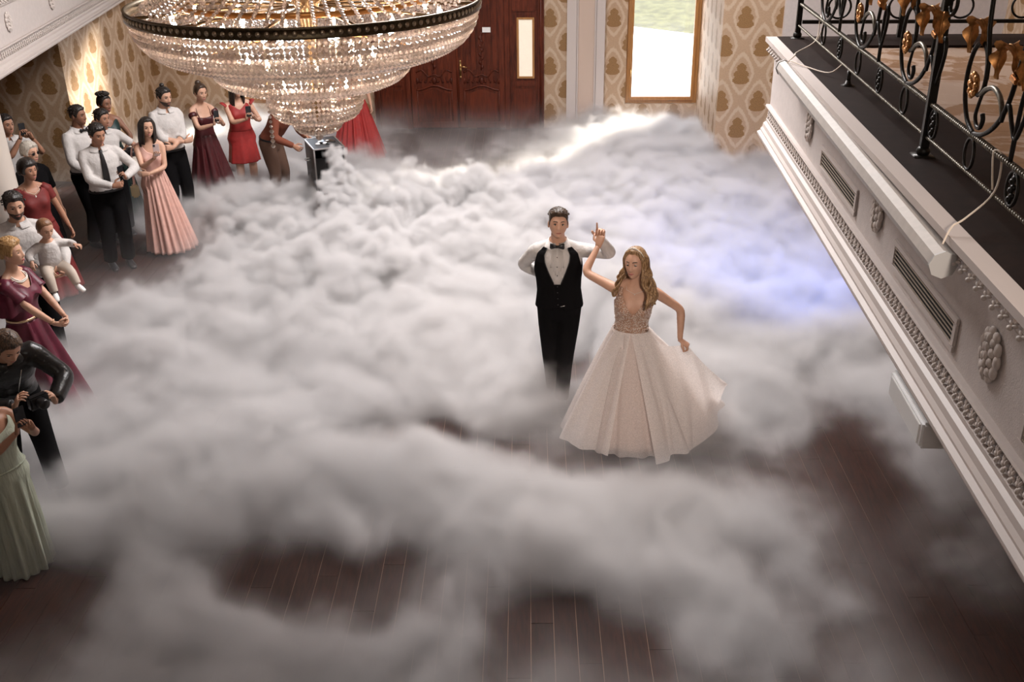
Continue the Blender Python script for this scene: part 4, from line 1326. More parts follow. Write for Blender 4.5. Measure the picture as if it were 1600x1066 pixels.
    def collar(self, m, name='collar'):
        b_ = MB(); n = 24; rows = []
        for (z, pad, drop) in ((1.455, 0.016, 0.0), (1.50, 0.012, 0.0), (1.512, 0.016, 0.0), (1.475, 0.024, 0.018)):
            r_ = []
            for j in range(n):
                a = -pi / 2 + 0.12 + (2 * pi - 0.24) * j / (n - 1)
                fr = max(0.0, cos((a + pi / 2)))
                r_.append(self.tf(self.ring(np.array(z - fr * 0.022 - drop * fr), np.array(a), pad))[()])
            rows.append(r_)
        v = [p for r_ in rows for p in r_]
        f = [(i * n + j, i * n + j + 1, (i + 1) * n + j + 1, (i + 1) * n + j) for i in range(len(rows) - 1) for j in range(n - 1)]
        b_.add(v, f)
        return b_.build(name, m, self.root, True)

    def trousers(self, m, pad=0.016, top=1.0, flare=0.012, name='trousers', r=(0.092, 0.086, 0.066, 0.060, 0.052)):
        def bl(mb):
            self.torso(mb, 0.80, top, pad)
            for sd in (-1, 1): self.leg_tube(mb, sd, pad, r=r, t1=0.98, flare=flare)
        return self.cloth(name, m, bl, 0.015)

    def shoes(self, m):
        for sd in (-1, 1):
            hip, kn, an, toe = self.leg[sd]; b_ = MB(); s = self.s
            up = Vector((0, 0, 1)); base = Vector((an.x, an.y, an.z - 0.085 * s))
            pts = [base - toe * 0.06 * s + up * 0.045 * s, base - toe * 0.03 * s + up * 0.05 * s, base + toe * 0.05 * s + up * 0.045 * s, base + toe * 0.13 * s + up * 0.032 * s, base + toe * 0.19 * s + up * 0.025 * s, base + toe * 0.205 * s + up * 0.022 * s]
            b_.tube(pts, [(0.030, 0.042), (0.036, 0.048), (0.040, 0.042), (0.046, 0.030), (0.036, 0.022), (0.012, 0.012)], 12, flat=tuple(toe.cross(up)))
            b_.build('shoe', m, self.root, True)

    def wrap(self, name, m, zlo, ztop, pad=0.010, n=72, rows=22, cut=None, a0=-pi, a1=pi, zbot=None, disp=None):
        """garment shell round the torso: ztop (and zbot) functions of the angle from the front"""
        A = np.linspace(a0, a1, n + 1); closed = abs((a1 - a0) - 2 * pi) < 1e-6
        V = []; K = []
        for i in range(rows + 1):
            t = i / rows
            for a in A:
                lo = zlo if zbot is None else zbot(a)
                z = lo + (ztop(a) - lo) * t
                p = self.ring(np.array(z), np.array(a - pi / 2), pad)
                if disp is not None: p = p + disp(a, t, z)
                V.append(p); K.append(cut is None or not cut(a, z))
        V = self.tf(np.array(V)); m_ = n + 1
        f = []
        for i in range(rows):
            for j in range(n):
                q = (i * m_ + j, i * m_ + j + 1, (i + 1) * m_ + j + 1, (i + 1) * m_ + j)
                if all(K[k] for k in q): f.append(q)
        b_ = MB(); b_.add(V, f)
        o = b_.build(name, m, self.root, True)
        sd = o.modifiers.new('thickness', 'SOLIDIFY'); sd.thickness = 0.004; sd.offset = 1
        return o

    def skirt(self, name, m, ztop, hem, pad=0.012, folds=18, amp=0.03, n=160, rows=30, power=1.0, seed=0, a0=-pi, a1=pi, parent=None, thick=0.003):
        """cloth falling from the waist; hem(a) -> (x, y, z) in person-local metres"""
        A = np.linspace(a0, a1, n + 1); rs = np.random.RandomState(seed); ph = rs.rand(6) * 6.28
        top = self.tf(self.ring(np.full(n + 1, ztop), A - pi / 2, pad))
        H_ = np.array([hem(a) for a in A])
        V = []
        for i in range(rows + 1):
            t = i / rows; e = t ** power
            base = top * (1 - e) + H_ * e
            base[:, 2] = top[:, 2] * (1 - t) + H_[:, 2] * t
            c = np.array([0, 0, 0])
            rad = base[:, :2] - (top[:, :2].mean(0) * (1 - e) + H_[:, :2].mean(0) * e)
            ln = np.linalg.norm(rad, axis=1, keepdims=True) + 1e-6
            w = amp * (0.10 + 0.9 * t ** 0.8) * (np.sin(folds * A + ph[0]) + 0.55 * np.sin(folds * 0.53 * A + ph[1] + 0.8 * t) + 0.35 * np.sin(folds * 1.7 * A + ph[2]))
            base[:, :2] += rad / ln * w[:, None]
            zz = base[:, 2] / self.s
            rg = self.tf(self.ring(np.clip(zz, 0.82, 1.4), A - pi / 2, pad)); ok = (zz > 0.80)
            cc = rg[:, :2].mean(0)
            lr = np.linalg.norm(rg[:, :2] - cc, axis=1); lb = np.linalg.norm(base[:, :2] - cc, axis=1)
            ww = (ok & (lb < lr))[:, None]
            base[:, :2] = np.where(ww, rg[:, :2], base[:, :2])
            V.append(base)
        V = np.concatenate(V); m_ = n + 1
        f = [(i * m_ + j, i * m_ + j + 1, (i + 1) * m_ + j + 1, (i + 1) * m_ + j) for i in range(rows) for j in range(n)]
        b_ = MB(); b_.add(V, f)
        o = b_.build(name, m, parent or self.root, True)
        if thick:
            sd = o.modifiers.new('thickness', 'SOLIDIFY'); sd.thickness = thick; sd.offset = 0
        return o

    def world(self, p): return self.M @ Vector(p)


def oval(rx, ry, z, cx=0.0, cy=0.0):
    return lambda a: (cx + rx * sin(a), cy - ry * cos(a), z)


def phone(person, side, tilt, label, up=None, group='phones held by the guests', case=(0.02, 0.02, 0.022), off=(0, 0, 0)):
    """smartphone in a hand; tilt = direction its screen faces (person-local)"""
    A = person.arm[side]
    c = A['W'] + A['d'] * 0.075 + A['n'] * 0.024 + Vector(off)
    c = person.world(c); R3 = person.M.to_3x3()
    z = (R3 @ Vector(up if up else (0, 0, 1))).normalized(); y = (R3 @ Vector(tilt)).normalized(); y = (y - z * y.dot(z)).normalized(); x = y.cross(z)
    r = tag(empty('smartphone', c), label, 'phone', group)
    r.rotation_euler = Matrix((x, y, z)).transposed().to_euler()
    b_ = MB(); b_.box((-0.037, -0.0045, -0.03), (0.037, 0.0045, 0.115), 0.004); b_.build('case', pmat('phone_%.2f_%.2f' % case[:2], case, 0.3), r)
    b_ = MB(); b_.box((-0.034, 0.0042, -0.025), (0.034, 0.0052, 0.110)); b_.build('screen', pmat('phone_screen', (0.01, 0.01, 0.012), 0.08), r)
    b_ = MB(); b_.box((-0.031, -0.0065, 0.080), (-0.008, -0.0040, 0.108), 0.001); b_.build('camera_bump', pmat('phone_lens', (0.03, 0.03, 0.035), 0.15), r)
    return r

# ------------------------------------------------------------------ people: cloth, skin, hair
def hair_mat(name, a, c):
    m = bpy.data.materials.new(name); m.use_nodes = True
    t = NT(m.node_tree); b = m.node_tree.nodes['Principled BSDF']
    tc = t.new('ShaderNodeTexCoord'); mp = t.new('ShaderNodeMapping'); t.put(mp.inputs[0], tc.outputs['Object']); mp.inputs['Scale'].default_value = (1, 1, 0.18)
    n = t.noise(mp.outputs[0], 130.0, 3.0, 0.6); f = t.sstep(n, 0.35, 0.65)
    t.put(b.inputs['Base Color'], t.mix(f, a, c)); b.inputs['Roughness'].default_value = 0.42
    bn = t.new('ShaderNodeBump'); bn.inputs['Strength'].default_value = 0.6; bn.inputs['Distance'].default_value = 0.004; t.put(bn.inputs['Height'], n); t.put(b.inputs['Normal'], bn.outputs[0])
    MATS[name] = m
    return m

H_BEARD = hair_mat('beard_dark', (0.025, 0.014, 0.010), (0.085, 0.048, 0.033))
SK1 = pmat('skin_fair', (0.56, 0.32, 0.22), 0.48, var=0.06, scale=14)
SK2 = pmat('skin_tan', (0.40, 0.20, 0.125), 0.48, var=0.06, scale=14)
SK3 = pmat('skin_deep', (0.27, 0.125, 0.075), 0.45, var=0.06, scale=14)
H_DARK = hair_mat('hair_dark', (0.008, 0.006, 0.005), (0.030, 0.020, 0.015))
H_BROWN = hair_mat('hair_brown', (0.022, 0.012, 0.007), (0.07, 0.038, 0.02))
H_BLOND = hair_mat('hair_blond', (0.13, 0.06, 0.022), (0.42, 0.26, 0.13))
H_GOLD = hair_mat('hair_golden', (0.28, 0.14, 0.05), (0.50, 0.30, 0.12))
H_GREY = hair_mat('hair_grey', (0.38, 0.33, 0.27), (0.62, 0.57, 0.50))
H_BABY = hair_mat('hair_baby', (0.16, 0.07, 0.03), (0.24, 0.12, 0.06))
C_WHITE = pmat('white_cotton', (0.56, 0.525, 0.505), 0.8, bump=0.9, bdist=0.022, bscale=8.0, var=0.04, scale=9)
C_BLACK = pmat('black_suiting', (0.006, 0.0055, 0.006), 0.85, bump=0.2, bscale=12, spec=0.05)
C_SATIN = pmat('black_satin', (0.012, 0.011, 0.012), 0.35)
C_BURG = pmat('burgundy_satin', (0.105, 0.010, 0.026), 0.45, bump=0.3, bscale=9, var=0.15)
C_WINE = pmat('dark_wine_satin', (0.060, 0.008, 0.010), 0.45, bump=0.3, bscale=9, var=0.15)
C_RED = pmat('red_crepe', (0.30, 0.020, 0.018), 0.6, bump=0.3, bscale=12, var=0.1)
C_DRED = pmat('brick_red_crepe', (0.16, 0.016, 0.014), 0.65, bump=0.3, bscale=10, var=0.1)
C_PINK = pmat('blush_chiffon', (0.62, 0.36, 0.30), 0.7, bump=0.3, bscale=16, var=0.06)
C_MINT = pmat('mint_crinkle', (0.40, 0.43, 0.34), 0.8, bump=0.7, bscale=60, var=0.10, scale=30, stretch=(1, 1, 0.15))
C_RUST = pmat('rust_knit', (0.17, 0.045, 0.022), 0.85, bump=0.4, bscale=50)
C_BROWN = pmat('brown_twill', (0.09, 0.045, 0.028), 0.85)
C_GREEN = pmat('bottle_green_satin', (0.012, 0.035, 0.032), 0.45, bump=0.2, bscale=12)
C_LEATHER = pmat('black_leather', (0.012, 0.011, 0.011), 0.28, bump=0.5, bscale=22)
C_BEIGE = pmat('beige_cotton', (0.52, 0.44, 0.37), 0.8, bump=0.3, bscale=20)
LIP_R = pmat('lips_red', (0.34, 0.05, 0.05), 0.35); LIP_P = pmat('lips_pink', (0.40, 0.13, 0.12), 0.35)
PEARL = pmat('pearl', (0.75, 0.70, 0.64), 0.2)

def male(name, pos, rz, h, skin, hair, label, girth=1.0, lean=(0, 0, 0), head=(0, 0, 0), arms=(), legs=(), sleeve=1.0, shirt=None, trous=None, beard=None, glasses=None, hairkw=None, smile=0.2, tuck=0.93, collar=True, pants=True):
    p = Person(name, pos, rz, h, False, skin, label, girth, lean, head)
    for a in arms: p.pose_arm(**a)
    for l in legs: p.pose_leg(*l)
    p.make_body()
    p.face(brow=hair, beard=beard, glasses=glasses, smile=smile)
    if hair is not None:
        kw = dict(top=0.016, side=0.006, front=0.60, sidez=0.10, back=-0.45); kw.update(hairkw or {}); p.hair_cap(hair, **kw)
        p.tufts(hair, 90, 0.020, 0.0055, 0.25, base=kw['top'])
    p.shirt(shirt or C_WHITE, sleeve, z0=tuck, collar=collar)
    if pants:
        p.trousers(trous or C_BLACK); p.shoes(C_SATIN)
        b_ = MB(); A = [Vector(p.tf(p.ring(np.array(0.975), np.array(2 * pi * k / 32), 0.021))) for k in range(32)]
        b_.tube(A, [(0.014, 0.003)] * 32, 6, flat=(0, 0, 1), closed=True); b_.build('belt', C_SATIN, p.root, True)
    return p

def female(name, pos, rz, h, skin, hair, label, girth=1.0, lean=(0, 0, 0), head=(0, 0, 0), arms=(), legs=(), bare=False, glasses=None, hairkw=None, smile=0.3, lips=None, bust=0.034):
    p = Person(name, pos, rz, h, True, skin, label, girth, lean, head, bust=bust)
    for a in arms: p.pose_arm(**a)
    for l in legs: p.pose_leg(*l)
    p.make_body(bare_legs=bare)
    p.face(brow=hair if hair is not H_GREY else H_BROWN, glasses=glasses, smile=smile, lips=lips or LIP_P, makeup=True)
    p.hair_cap(hair, **(hairkw or dict(top=0.016, side=0.012, front=0.70, sidez=0.05, back=-0.5)))
    return p

def tie_on(p, m=None):
    b_ = MB(); P0 = lambda z, pad, x=0.0: Vector(p.tf(p.ring(np.array(z), np.array(-pi / 2 + x), pad)))
    b_.tube([P0(1.462, 0.030), P0(1.435, 0.030), P0(1.40, 0.026), P0(1.30, 0.026), P0(1.18, 0.026), P0(1.06, 0.028), P0(1.035, 0.028)], [(0.020, 0.012), (0.014, 0.010), (0.020, 0.005), (0.030, 0.004), (0.038, 0.004), (0.040, 0.004), (0.004, 0.003)], 8, flat=(1, 0, 0))
    return b_.build('necktie', m or C_SATIN, p.root, True)

def bow_on(p, z=1.465, k=1.0):
    b_ = MB(); c = Vector(p.tf(p.ring(np.array(z), np.array(-pi / 2), 0.030)))
    for s in (-1, 1):
        b_.tube([c, c + Vector((s * 0.018, -0.004, 0)) * k, c + Vector((s * 0.048, -0.002, 0.002)) * k, c + Vector((s * 0.058, 0.004, 0.002)) * k], [(0.010 * k, 0.008), (0.015 * k, 0.010), (0.026 * k, 0.008), (0.022 * k, 0.004)], 8, flat=(0, 0, 1))
    b_.ball(c + Vector((0, -0.006, 0)), (0.011 * k, 0.010, 0.013 * k), 8, 6)
    return b_.build('bow_tie', C_SATIN, p.root, True)

# ------------------------------------------------------------------ the groom
HX, HY, HZ = 0.20, 7.89, 1.70       # where the couple's hands meet
g = Person('person', (-0.12, 8.27, 0), -3, 1.82, False, SK1, 'groom in black waistcoat and bow tie raising one arm to the bride', 1.03, (0, -1.5, 0), (8, -9, 3), vox=0.010)
g.pose_arm(-1, (-0.10, 0.20, 1.12), (-1, 0.1, 0.25), d=(0.8, 0.1, -0.4), n=(0, 1, 0), curl=0.5)
g.pose_arm(1, (HX + 0.015, HY + 0.045, HZ - 0.01), (1.0, 0.1, -0.5), d=(0.05, -0.30, 1.0), n=(-0.25, -1.0, -0.2), curl=0.95, thumb=0.7, local=False, point=True)
g.pose_leg(-1, (-0.05, 0.02, 0.0), toe=(-0.1, -1, 0)); g.pose_leg(1, (0.04, -0.20, 0.0), toe=(0.25, -1, 0))
g.make_body()
g.face(iris=(0.06, 0.05, 0.05), brow=H_BROWN, smile=0.35, lids=0.3)
g.hair_cap(H_BROWN, top=0.024, side=0.0035, front=0.60, sidez=0.03, back=-0.45, rough=0.3, edge=0.14)
g.shirt(C_WHITE, 1.0, pad=0.011, loose=0.004)
g.tufts(H_BROWN, 110, 0.024, 0.005, 0.45, base=0.024)
W_ = g.wrap('waistcoat', C_BLACK, 0.915, lambda a: 1.45, pad=0.024, n=220, rows=100,
            cut=lambda a, z: (z > 1.16 and abs(a) < 0.10 + (z - 1.16) * 1.75) or (z > 1.20 and abs(abs(a) - 1.57) < 0.10 + min(0.42, (z - 1.20) * 3.0)) or (z < 0.935 and abs(a) < 0.18),
            disp=lambda a, t, z: np.array([0, 0, 0]))
b_ = MB()
for sd in (-1, 1):
    pts = []
    for k in range(12):
        z = 1.165 + 0.285 * k / 11; a = sd * (0.11 + (z - 1.16) * 1.75)
        pts.append(Vector(g.tf(g.ring(np.array(z), np.array(a - pi / 2), 0.028))))
    b_.tube(pts, 0.004, 6)
b_.build('waistcoat_edge', C_SATIN, g.root, True)
for k in range(4):
    b_ = MB(); c = Vector(g.tf(g.ring(np.array(1.14 - 0.055 * k), np.array(-pi / 2), 0.031))); b_.ball(c, (0.006, 0.003, 0.006), 8, 5); b_.build('button', C_SATIN, g.root, True)
for k in range(3):
    b_ = MB(); c = Vector(g.tf(g.ring(np.array(1.385 - 0.075 * k), np.array(-pi / 2), 0.020))); b_.ball(c, (0.005, 0.003, 0.005), 8, 5); b_.build('shirt_stud', C_SATIN, g.root, True)
for k in range(-4, 5):
    if k == 0: continue
    b_ = MB(); b_.tube([Vector(g.tf(g.ring(np.array(z), np.array(-pi / 2 + k * 0.055), 0.0155))) for z in (1.20 + abs(k) * 0.035, 1.30, 1.38, 1.44)], 0.0022, 5); b_.build('pleat', C_WHITE, g.root, True)
bow_on(g, 1.468, 1.05)
g.trousers(C_BLACK, pad=0.010, flare=0.004, r=(0.088, 0.080, 0.060, 0.054, 0.046)); g.shoes(C_SATIN)
b_ = MB(); c = Vector(g.tf(g.ring(np.array(0.96), np.array(-pi / 2 + 0.15), 0.03))); b_.tube([c + Vector((-0.02, 0, -0.004)), c + Vector((0.02, 0, 0.008))], 0.004, 6); b_.build('belt_buckle', pmat('steel', (0.6, 0.58, 0.55), 0.25, 1.0), g.root, True)

# ------------------------------------------------------------------ the bride
bx, by = 0.47, 7.58
br = Person('person', (bx, by, 0), 0, 1.75, True, SK1, 'bride in beaded white tulle gown lifting her skirt as she turns', 1.0, (2, 3, -4), (-26, -3, -5), vox=0.010, bust=0.042)
br.pose_arm(-1, (HX, HY - 0.05, HZ - 0.035), (-1.0, -0.1, -0.35), d=(0.25, 0.25, 1.0), n=(0.2, 1.0, -0.2), curl=0.75, thumb=0.6, local=False)
br.pose_arm(1, (0.40, -0.06, 0.985), (1, 0.5, 0.1), d=(0.75, -0.2, -0.5), n=(-0.3, 0.2, -1.0), curl=0.95, thumb=0.8)
br.make_body()
br.face(iris=(0.05, 0.04, 0.03), brow=H_BROWN, lips=LIP_P, smile=0.9, lids=1.0, makeup=True)
br.hair_cap(H_BLOND, top=0.020, side=0.016, front=0.74, sidez=0.10, back=-0.75, rough=0.12, edge=0.12)
rr = random.Random(8); lk = []
for sd, n_, L in ((1, 15, 1.0), (-1, 10, 0.85)):
    for k in range(n_):
        u = k / (n_ - 1)
        a = (0.95 if sd > 0 else 1.25) + 1.25 * u                                   # angle from the face round to the back
        x0, y0 = sd * 0.088 * sin(a), -0.085 * cos(a) + 0.01
        fw = (1 - u)
        ph = rr.uniform(0, 6.28); le = L * rr.uniform(0.85, 1.1)
        pts = [(x0 * 0.72, y0 * 0.75, 0.095 - 0.02 * u), (x0 * 1.08, y0 * 1.02, 0.035), (x0 * 1.12, y0 + 0.006, -0.04)]
        for q in range(1, 6):
            z = -0.04 - 0.055 * q * le; w = 0.020 * sin(ph + q * 1.9)
            pts.append((x0 * (1.10 + 0.05 * q) + sd * 0.010 * q + w, y0 + 0.006 - fw * 0.020 * q * 0.8 + 0.018 * cos(ph + q * 1.9), z))
        lk.append((pts, 0.0155))
br.locks(H_BLOND, lk, name='curls')
b_ = MB(); pts = [Vector(br.hp(np.array([0.090 * sin(q), -0.016 - 0.028 * cos(q), 0.118 * cos(q) * 1.0 + 0.012]))) for q in np.linspace(-1.15, 1.15, 15)]; b_.tube(pts, 0.004, 6); 
for p_ in pts[2:-2]: b_.ball(p_ + Vector((0, 0, 0.003)), 0.0055, 6, 5)
b_.build('hairband', PEARL, br.root, True)

LACE = bpy.data.materials.new('beaded_lace'); LACE.use_nodes = True
_t = NT(LACE.node_tree); _b = LACE.node_tree.nodes['Principled BSDF']; _tc = _t.new('ShaderNodeTexCoord')
_v = _t.new('ShaderNodeTexVoronoi'); _t.put(_v.inputs['Vector'], _tc.outputs['Object']); _v.inputs['Scale'].default_value = 95.0
_c = _t.mix(_t.sstep(_v.outputs['Distance'], 0.15, 0.5), (0.82, 0.70, 0.62), (0.42, 0.24, 0.16))
_t.put(_b.inputs['Base Color'], _c); _b.inputs['Roughness'].default_value = 0.3; _b.inputs['Metallic'].default_value = 0.15
_bn = _t.new('ShaderNodeBump'); _bn.inputs['Strength'].default_value = 0.9; _bn.inputs['Distance'].default_value = 0.006; _bn.invert = True; _t.put(_bn.inputs['Height'], _v.outputs['Distance']); _t.put(_b.inputs['Normal'], _bn.outputs[0])

def tulle(name, color, alpha, scale=160.0):
    m = bpy.data.materials.new(name); m.use_nodes = True
    t = NT(m.node_tree); nt = m.node_tree; nt.nodes.remove(nt.nodes['Principled BSDF'])
    df = t.new('ShaderNodeBsdfDiffuse'); tl = t.new('ShaderNodeBsdfTranslucent'); tr = t.new('ShaderNodeBsdfTransparent')
    tc = t.new('ShaderNodeTexCoord'); n = t.noise(tc.outputs['Object'], scale, 2.0)
    c = t.mix(t.sstep(n, 0.35, 0.7), tuple(q * 0.94 for q in color), tuple(min(1, q * 1.03) for q in color))
    t.put(df.inputs[0], c); t.put(tl.inputs[0], c)
    a = t.new('ShaderNodeMixShader'); a.inputs[0].default_value = 0.35; nt.links.new(df.outputs[0], a.inputs[1]); nt.links.new(tl.outputs[0], a.inputs[2])
    b = t.new('ShaderNodeMixShader'); t.put(b.inputs[0], t.add(alpha - 0.08, t.mul(t.sstep(n, 0.3, 0.7), 0.16))); nt.links.new(tr.outputs[0], b.inputs[1]); nt.links.new(a.outputs[0], b.inputs[2])
    nt.links.new(b.outputs[0], nt.nodes['Material Output'].inputs[0])
    MATS[name] = m
    return m

TULLE = tulle('white_tulle', (0.95, 0.88, 0.85), 0.90)
TULLE2 = tulle('sheer_tulle', (0.88, 0.80, 0.77), 0.62)
LINING = pmat('blush_lining', (0.80, 0.66, 0.60), 0.6, bump=0.2, bscale=12)

def btop(a):
    return float(np.interp(abs(a), [0, 0.10, 0.40, 0.66, 0.80, 1.05, 1.5, 2.2, pi], [1.235, 1.245, 1.33, 1.385, 1.385, 1.34, 1.30, 1.22, 1.16]))
bod = br.wrap('bodice', LACE, 1.05, btop, pad=0.009, n=96, rows=26, zbot=lambda a: 1.075 - 0.05 * max(0, cos(a)) ** 4 + 0.008 * sin(18 * a))
for sd in (-1, 1):
    b_ = MB(); P0 = lambda z, a, pad: Vector(br.tf(br.ring(np.array(z), np.array(sd * a - pi / 2), pad)))
    b_.tube([P0(1.36, 0.74, 0.011), P0(1.395, 0.80, 0.013), P0(1.425, 1.0, 0.018), P0(1.432, 1.5, 0.020), P0(1.41, 2.1, 0.016), P0(1.33, 2.3, 0.011), P0(1.22, 2.4, 0.010)], [(0.018, 0.004), (0.016, 0.004), (0.014, 0.004), (0.013, 0.004), (0.014, 0.004), (0.016, 0.004), (0.018, 0.004)], 8, flat=(sd, 0, 0.2))
    b_.build('strap', LACE, br.root, True)
# sequins and stones sewn on the bodice
b_ = MB(); r_ = random.Random(5)
for k in range(520):
    a = r_.gauss(0, 0.95)
    if abs(a) > 2.6: continue
    zt = btop(a); z = 1.05 + (zt - 1.05) * r_.random() ** 1.15
    c = Vector(br.tf(br.ring(np.array(z), np.array(a - pi / 2), 0.0145)))
    b_.ball(c, r_.choice((0.0028, 0.0035, 0.0048)), 5, 3)
for k in range(34):
    a = -2.2 + 4.4 * k / 33; z = 1.05 - 0.05 * max(0, cos(a)) ** 4 - r_.uniform(0.0, 0.05)
    b_.ball(Vector(br.tf(br.ring(np.array(z), np.array(a - pi / 2), 0.022))), 0.0055, 5, 3)
tag(b_.build('beading', pmat('crystal_beads', (0.88, 0.76, 0.66), 0.12, 0.45), bod, False), kind='stuff')
b_ = MB(); b_.tube([Vector(br.tf(br.ring(np.array(z), np.array(a - pi / 2), 0.004))) for z, a in ((1.455, -1.2), (1.42, -0.6), (1.395, 0.0), (1.42, 0.6), (1.455, 1.2))], 0.0012, 5); b_.ball(Vector(br.tf(br.ring(np.array(1.392), np.array(-pi / 2), 0.006))), 0.004, 6, 5); b_.build('necklace', PEARL, br.root, True)

HC = (0.10, 0.06)
def hem_in(a): return (HC[0] + 0.50 * sin(a), HC[1] - 0.36 * cos(a), 0.05)
br.skirt('underskirt', LINING, 1.06, hem_in, pad=0.014, folds=14, amp=0.018, rows=24, n=120, power=0.95, seed=3)
def hem_out(a):
    # a runs 0..2pi from the slit; the slit opens towards the hem
    t = a / (2 * pi); ang = 0.20 + (2 * pi - 0.62) * t
    rx, ry = 0.62, 0.43
    x, y = HC[0] + rx * sin(ang), HC[1] - ry * cos(ang)
    z = 0.045
    if t < 0.04: z = 0.02; y -= 0.03
    if 0.10 < t < 0.36:
        k = sin(pi * (t - 0.10) / 0.26) ** 2
        x += 0.10 * k; z += 0.30 * k
    if t > 0.72: x -= 0.05 * sin(pi * (t - 0.72) / 0.28); 
    return (x, y, z)
br.skirt('overskirt', TULLE, 1.065, hem_out, pad=0.020, folds=13, amp=0.022, rows=36, n=220, power=0.92, seed=11, a0=0.0, a1=2 * pi, thick=0.0)
def hem_mid(a):
    return (HC[0] - 0.02 + 0.57 * sin(a), HC[1] - 0.41 * cos(a), 0.035)
br.skirt('tulle_layer', TULLE2, 1.063, hem_mid, pad=0.017, folds=21, amp=0.014, rows=28, n=200, power=0.94, seed=21, thick=0.0)
# the lifted side of the skirt, gathered in her left hand
hd = br.arm[1]['W'] + br.arm[1]['d'] * 0.07
v = []; NU, NV = 26, 22
wst = Vector(br.tf(br.ring(np.array(1.055), np.array(0.55 - pi / 2), 0.022))); wsb = Vector(br.tf(br.ring(np.array(1.05), np.array(2.0 - pi / 2), 0.022)))
for i in range(NU + 1):
    u = i / NU
    top = wst.lerp(hd, min(1, u / 0.62)) if u < 0.62 else hd.lerp(Vector((0.80, 0.02, 0.56)), (u - 0.62) / 0.38)
    top = top + Vector((0, 0, -0.05 * sin(pi * min(1, u / 0.62)) if u < 0.62 else -0.02 * sin(pi * (u - 0.62) / 0.38)))
    bot = Vector((0.34, -0.30, 0.05)).lerp(Vector((0.80, 0.06, 0.50)), u ** 1.1) + Vector((0.06 * sin(pi * u), -0.02 * sin(pi * u), -0.16 * sin(pi * u) ** 1.2))
    for j in range(NV + 1):
        t = j / NV; p_ = top.lerp(bot, t)
        p_ = p_ + Vector((0.4, -1, 0)).normalized() * (0.020 * sin(u * 22 + 1.0 * t) * (0.25 + t)) + Vector((0.03 * sin(pi * t), -0.02 * sin(pi * t), 0))
        v.append(p_)
b_ = MB(); b_.add(v, [(i * (NV + 1) + j, (i + 1) * (NV + 1) + j, (i + 1) * (NV + 1) + j + 1, i * (NV + 1) + j + 1) for i in range(NU) for j in range(NV)])
b_.build('lifted_panel', TULLE, br.root, True)

# ------------------------------------------------------------------ the guests, far group on the left
FAR = 'wedding guests watching from the left'
CROSS = lambda k=1.0: (dict(side=-1, wrist=(0.10 * k, -0.24 * k, 1.14 * k), hint=(-1, 0.2, -0.6), d=(1, -0.15, 0.15), n=(0, 1, 0.1), curl=0.55), dict(side=1, wrist=(-0.08 * k, -0.26 * k, 1.10 * k), hint=(1, 0.2, -0.6), d=(-1, -0.1, 0.15), n=(0, 1, 0), curl=0.55))
def PHONE(k=1.0, z=1.40, x=0.0, y=-0.36):
    return (dict(side=-1, wrist=((x - 0.06) * k, y * k, (z - 0.06) * k), hint=(-0.6, 0, -1), d=(0.25, -0.1, 1), n=(0.6, -0.8, 0), curl=0.75), dict(side=1, wrist=((x + 0.08) * k, (y + 0.01) * k, (z - 0.09) * k), hint=(0.6, 0, -1), d=(-0.5, -0.1, 0.9), n=(-0.7, -0.6, 0), curl=0.7))

p = male('person', (-6.07, 12.08, 0), 68, 1.80, SK3, H_DARK, 'man in white shirt and bow tie seen in profile by the dark damask wall', 1.08, head=(12, 4, 0), arms=(dict(side=-1, wrist=(-0.12, -0.24, 1.0), hint=(-1, 0.5, 0), curl=0.5), dict(side=1, wrist=(0.10, -0.26, 1.0), hint=(1, 0.5, 0), curl=0.5)), hairkw=dict(top=0.014, side=0.006, front=0.60))
p.root['group'] = FAR; bow_on(p)

p = female('person', (-6.19, 13.11, 0), 48, 1.69, SK3, H_DARK, 'woman in dark green dress with pinned up curly hair, behind the men in white', 1.1, head=(18, 6, 0), arms=(dict(side=-1, wrist=(-0.10, -0.25, 1.02), hint=(-1, 0.5, 0)), dict(side=1, wrist=(0.10, -0.25, 1.02), hint=(1, 0.5, 0))))
p.root['group'] = FAR
lk = [([(0.075 * sin(a) * c_, 0.02 + 0.07 * cos(a) * c_ * 0.8, 0.09 + 0.03 * c_), (0.08 * sin(a + .4) * c_, 0.02 + 0.075 * cos(a + .4) * c_, 0.125), (0.06 * sin(a + .9) * c_, 0.02 + 0.05 * cos(a + .9) * c_, 0.14), (0.03 * sin(a + 1.5), 0.02 + 0.03 * cos(a + 1.5), 0.125)], 0.017) for a in np.linspace(0, 2 * pi, 12) for c_ in (0.6, 1.0)]
p.locks(H_DARK, lk, name='curly_updo')
p.wrap('bodice', C_GREEN, 1.02, lambda a: float(np.interp(abs(a), [0, 0.5, 0.9, 1.4, pi], [1.33, 1.40, 1.415, 1.39, 1.38])), pad=0.011)
p.skirt('skirt', C_GREEN, 1.04, oval(0.30, 0.26, 0.01), folds=12, amp=0.016)

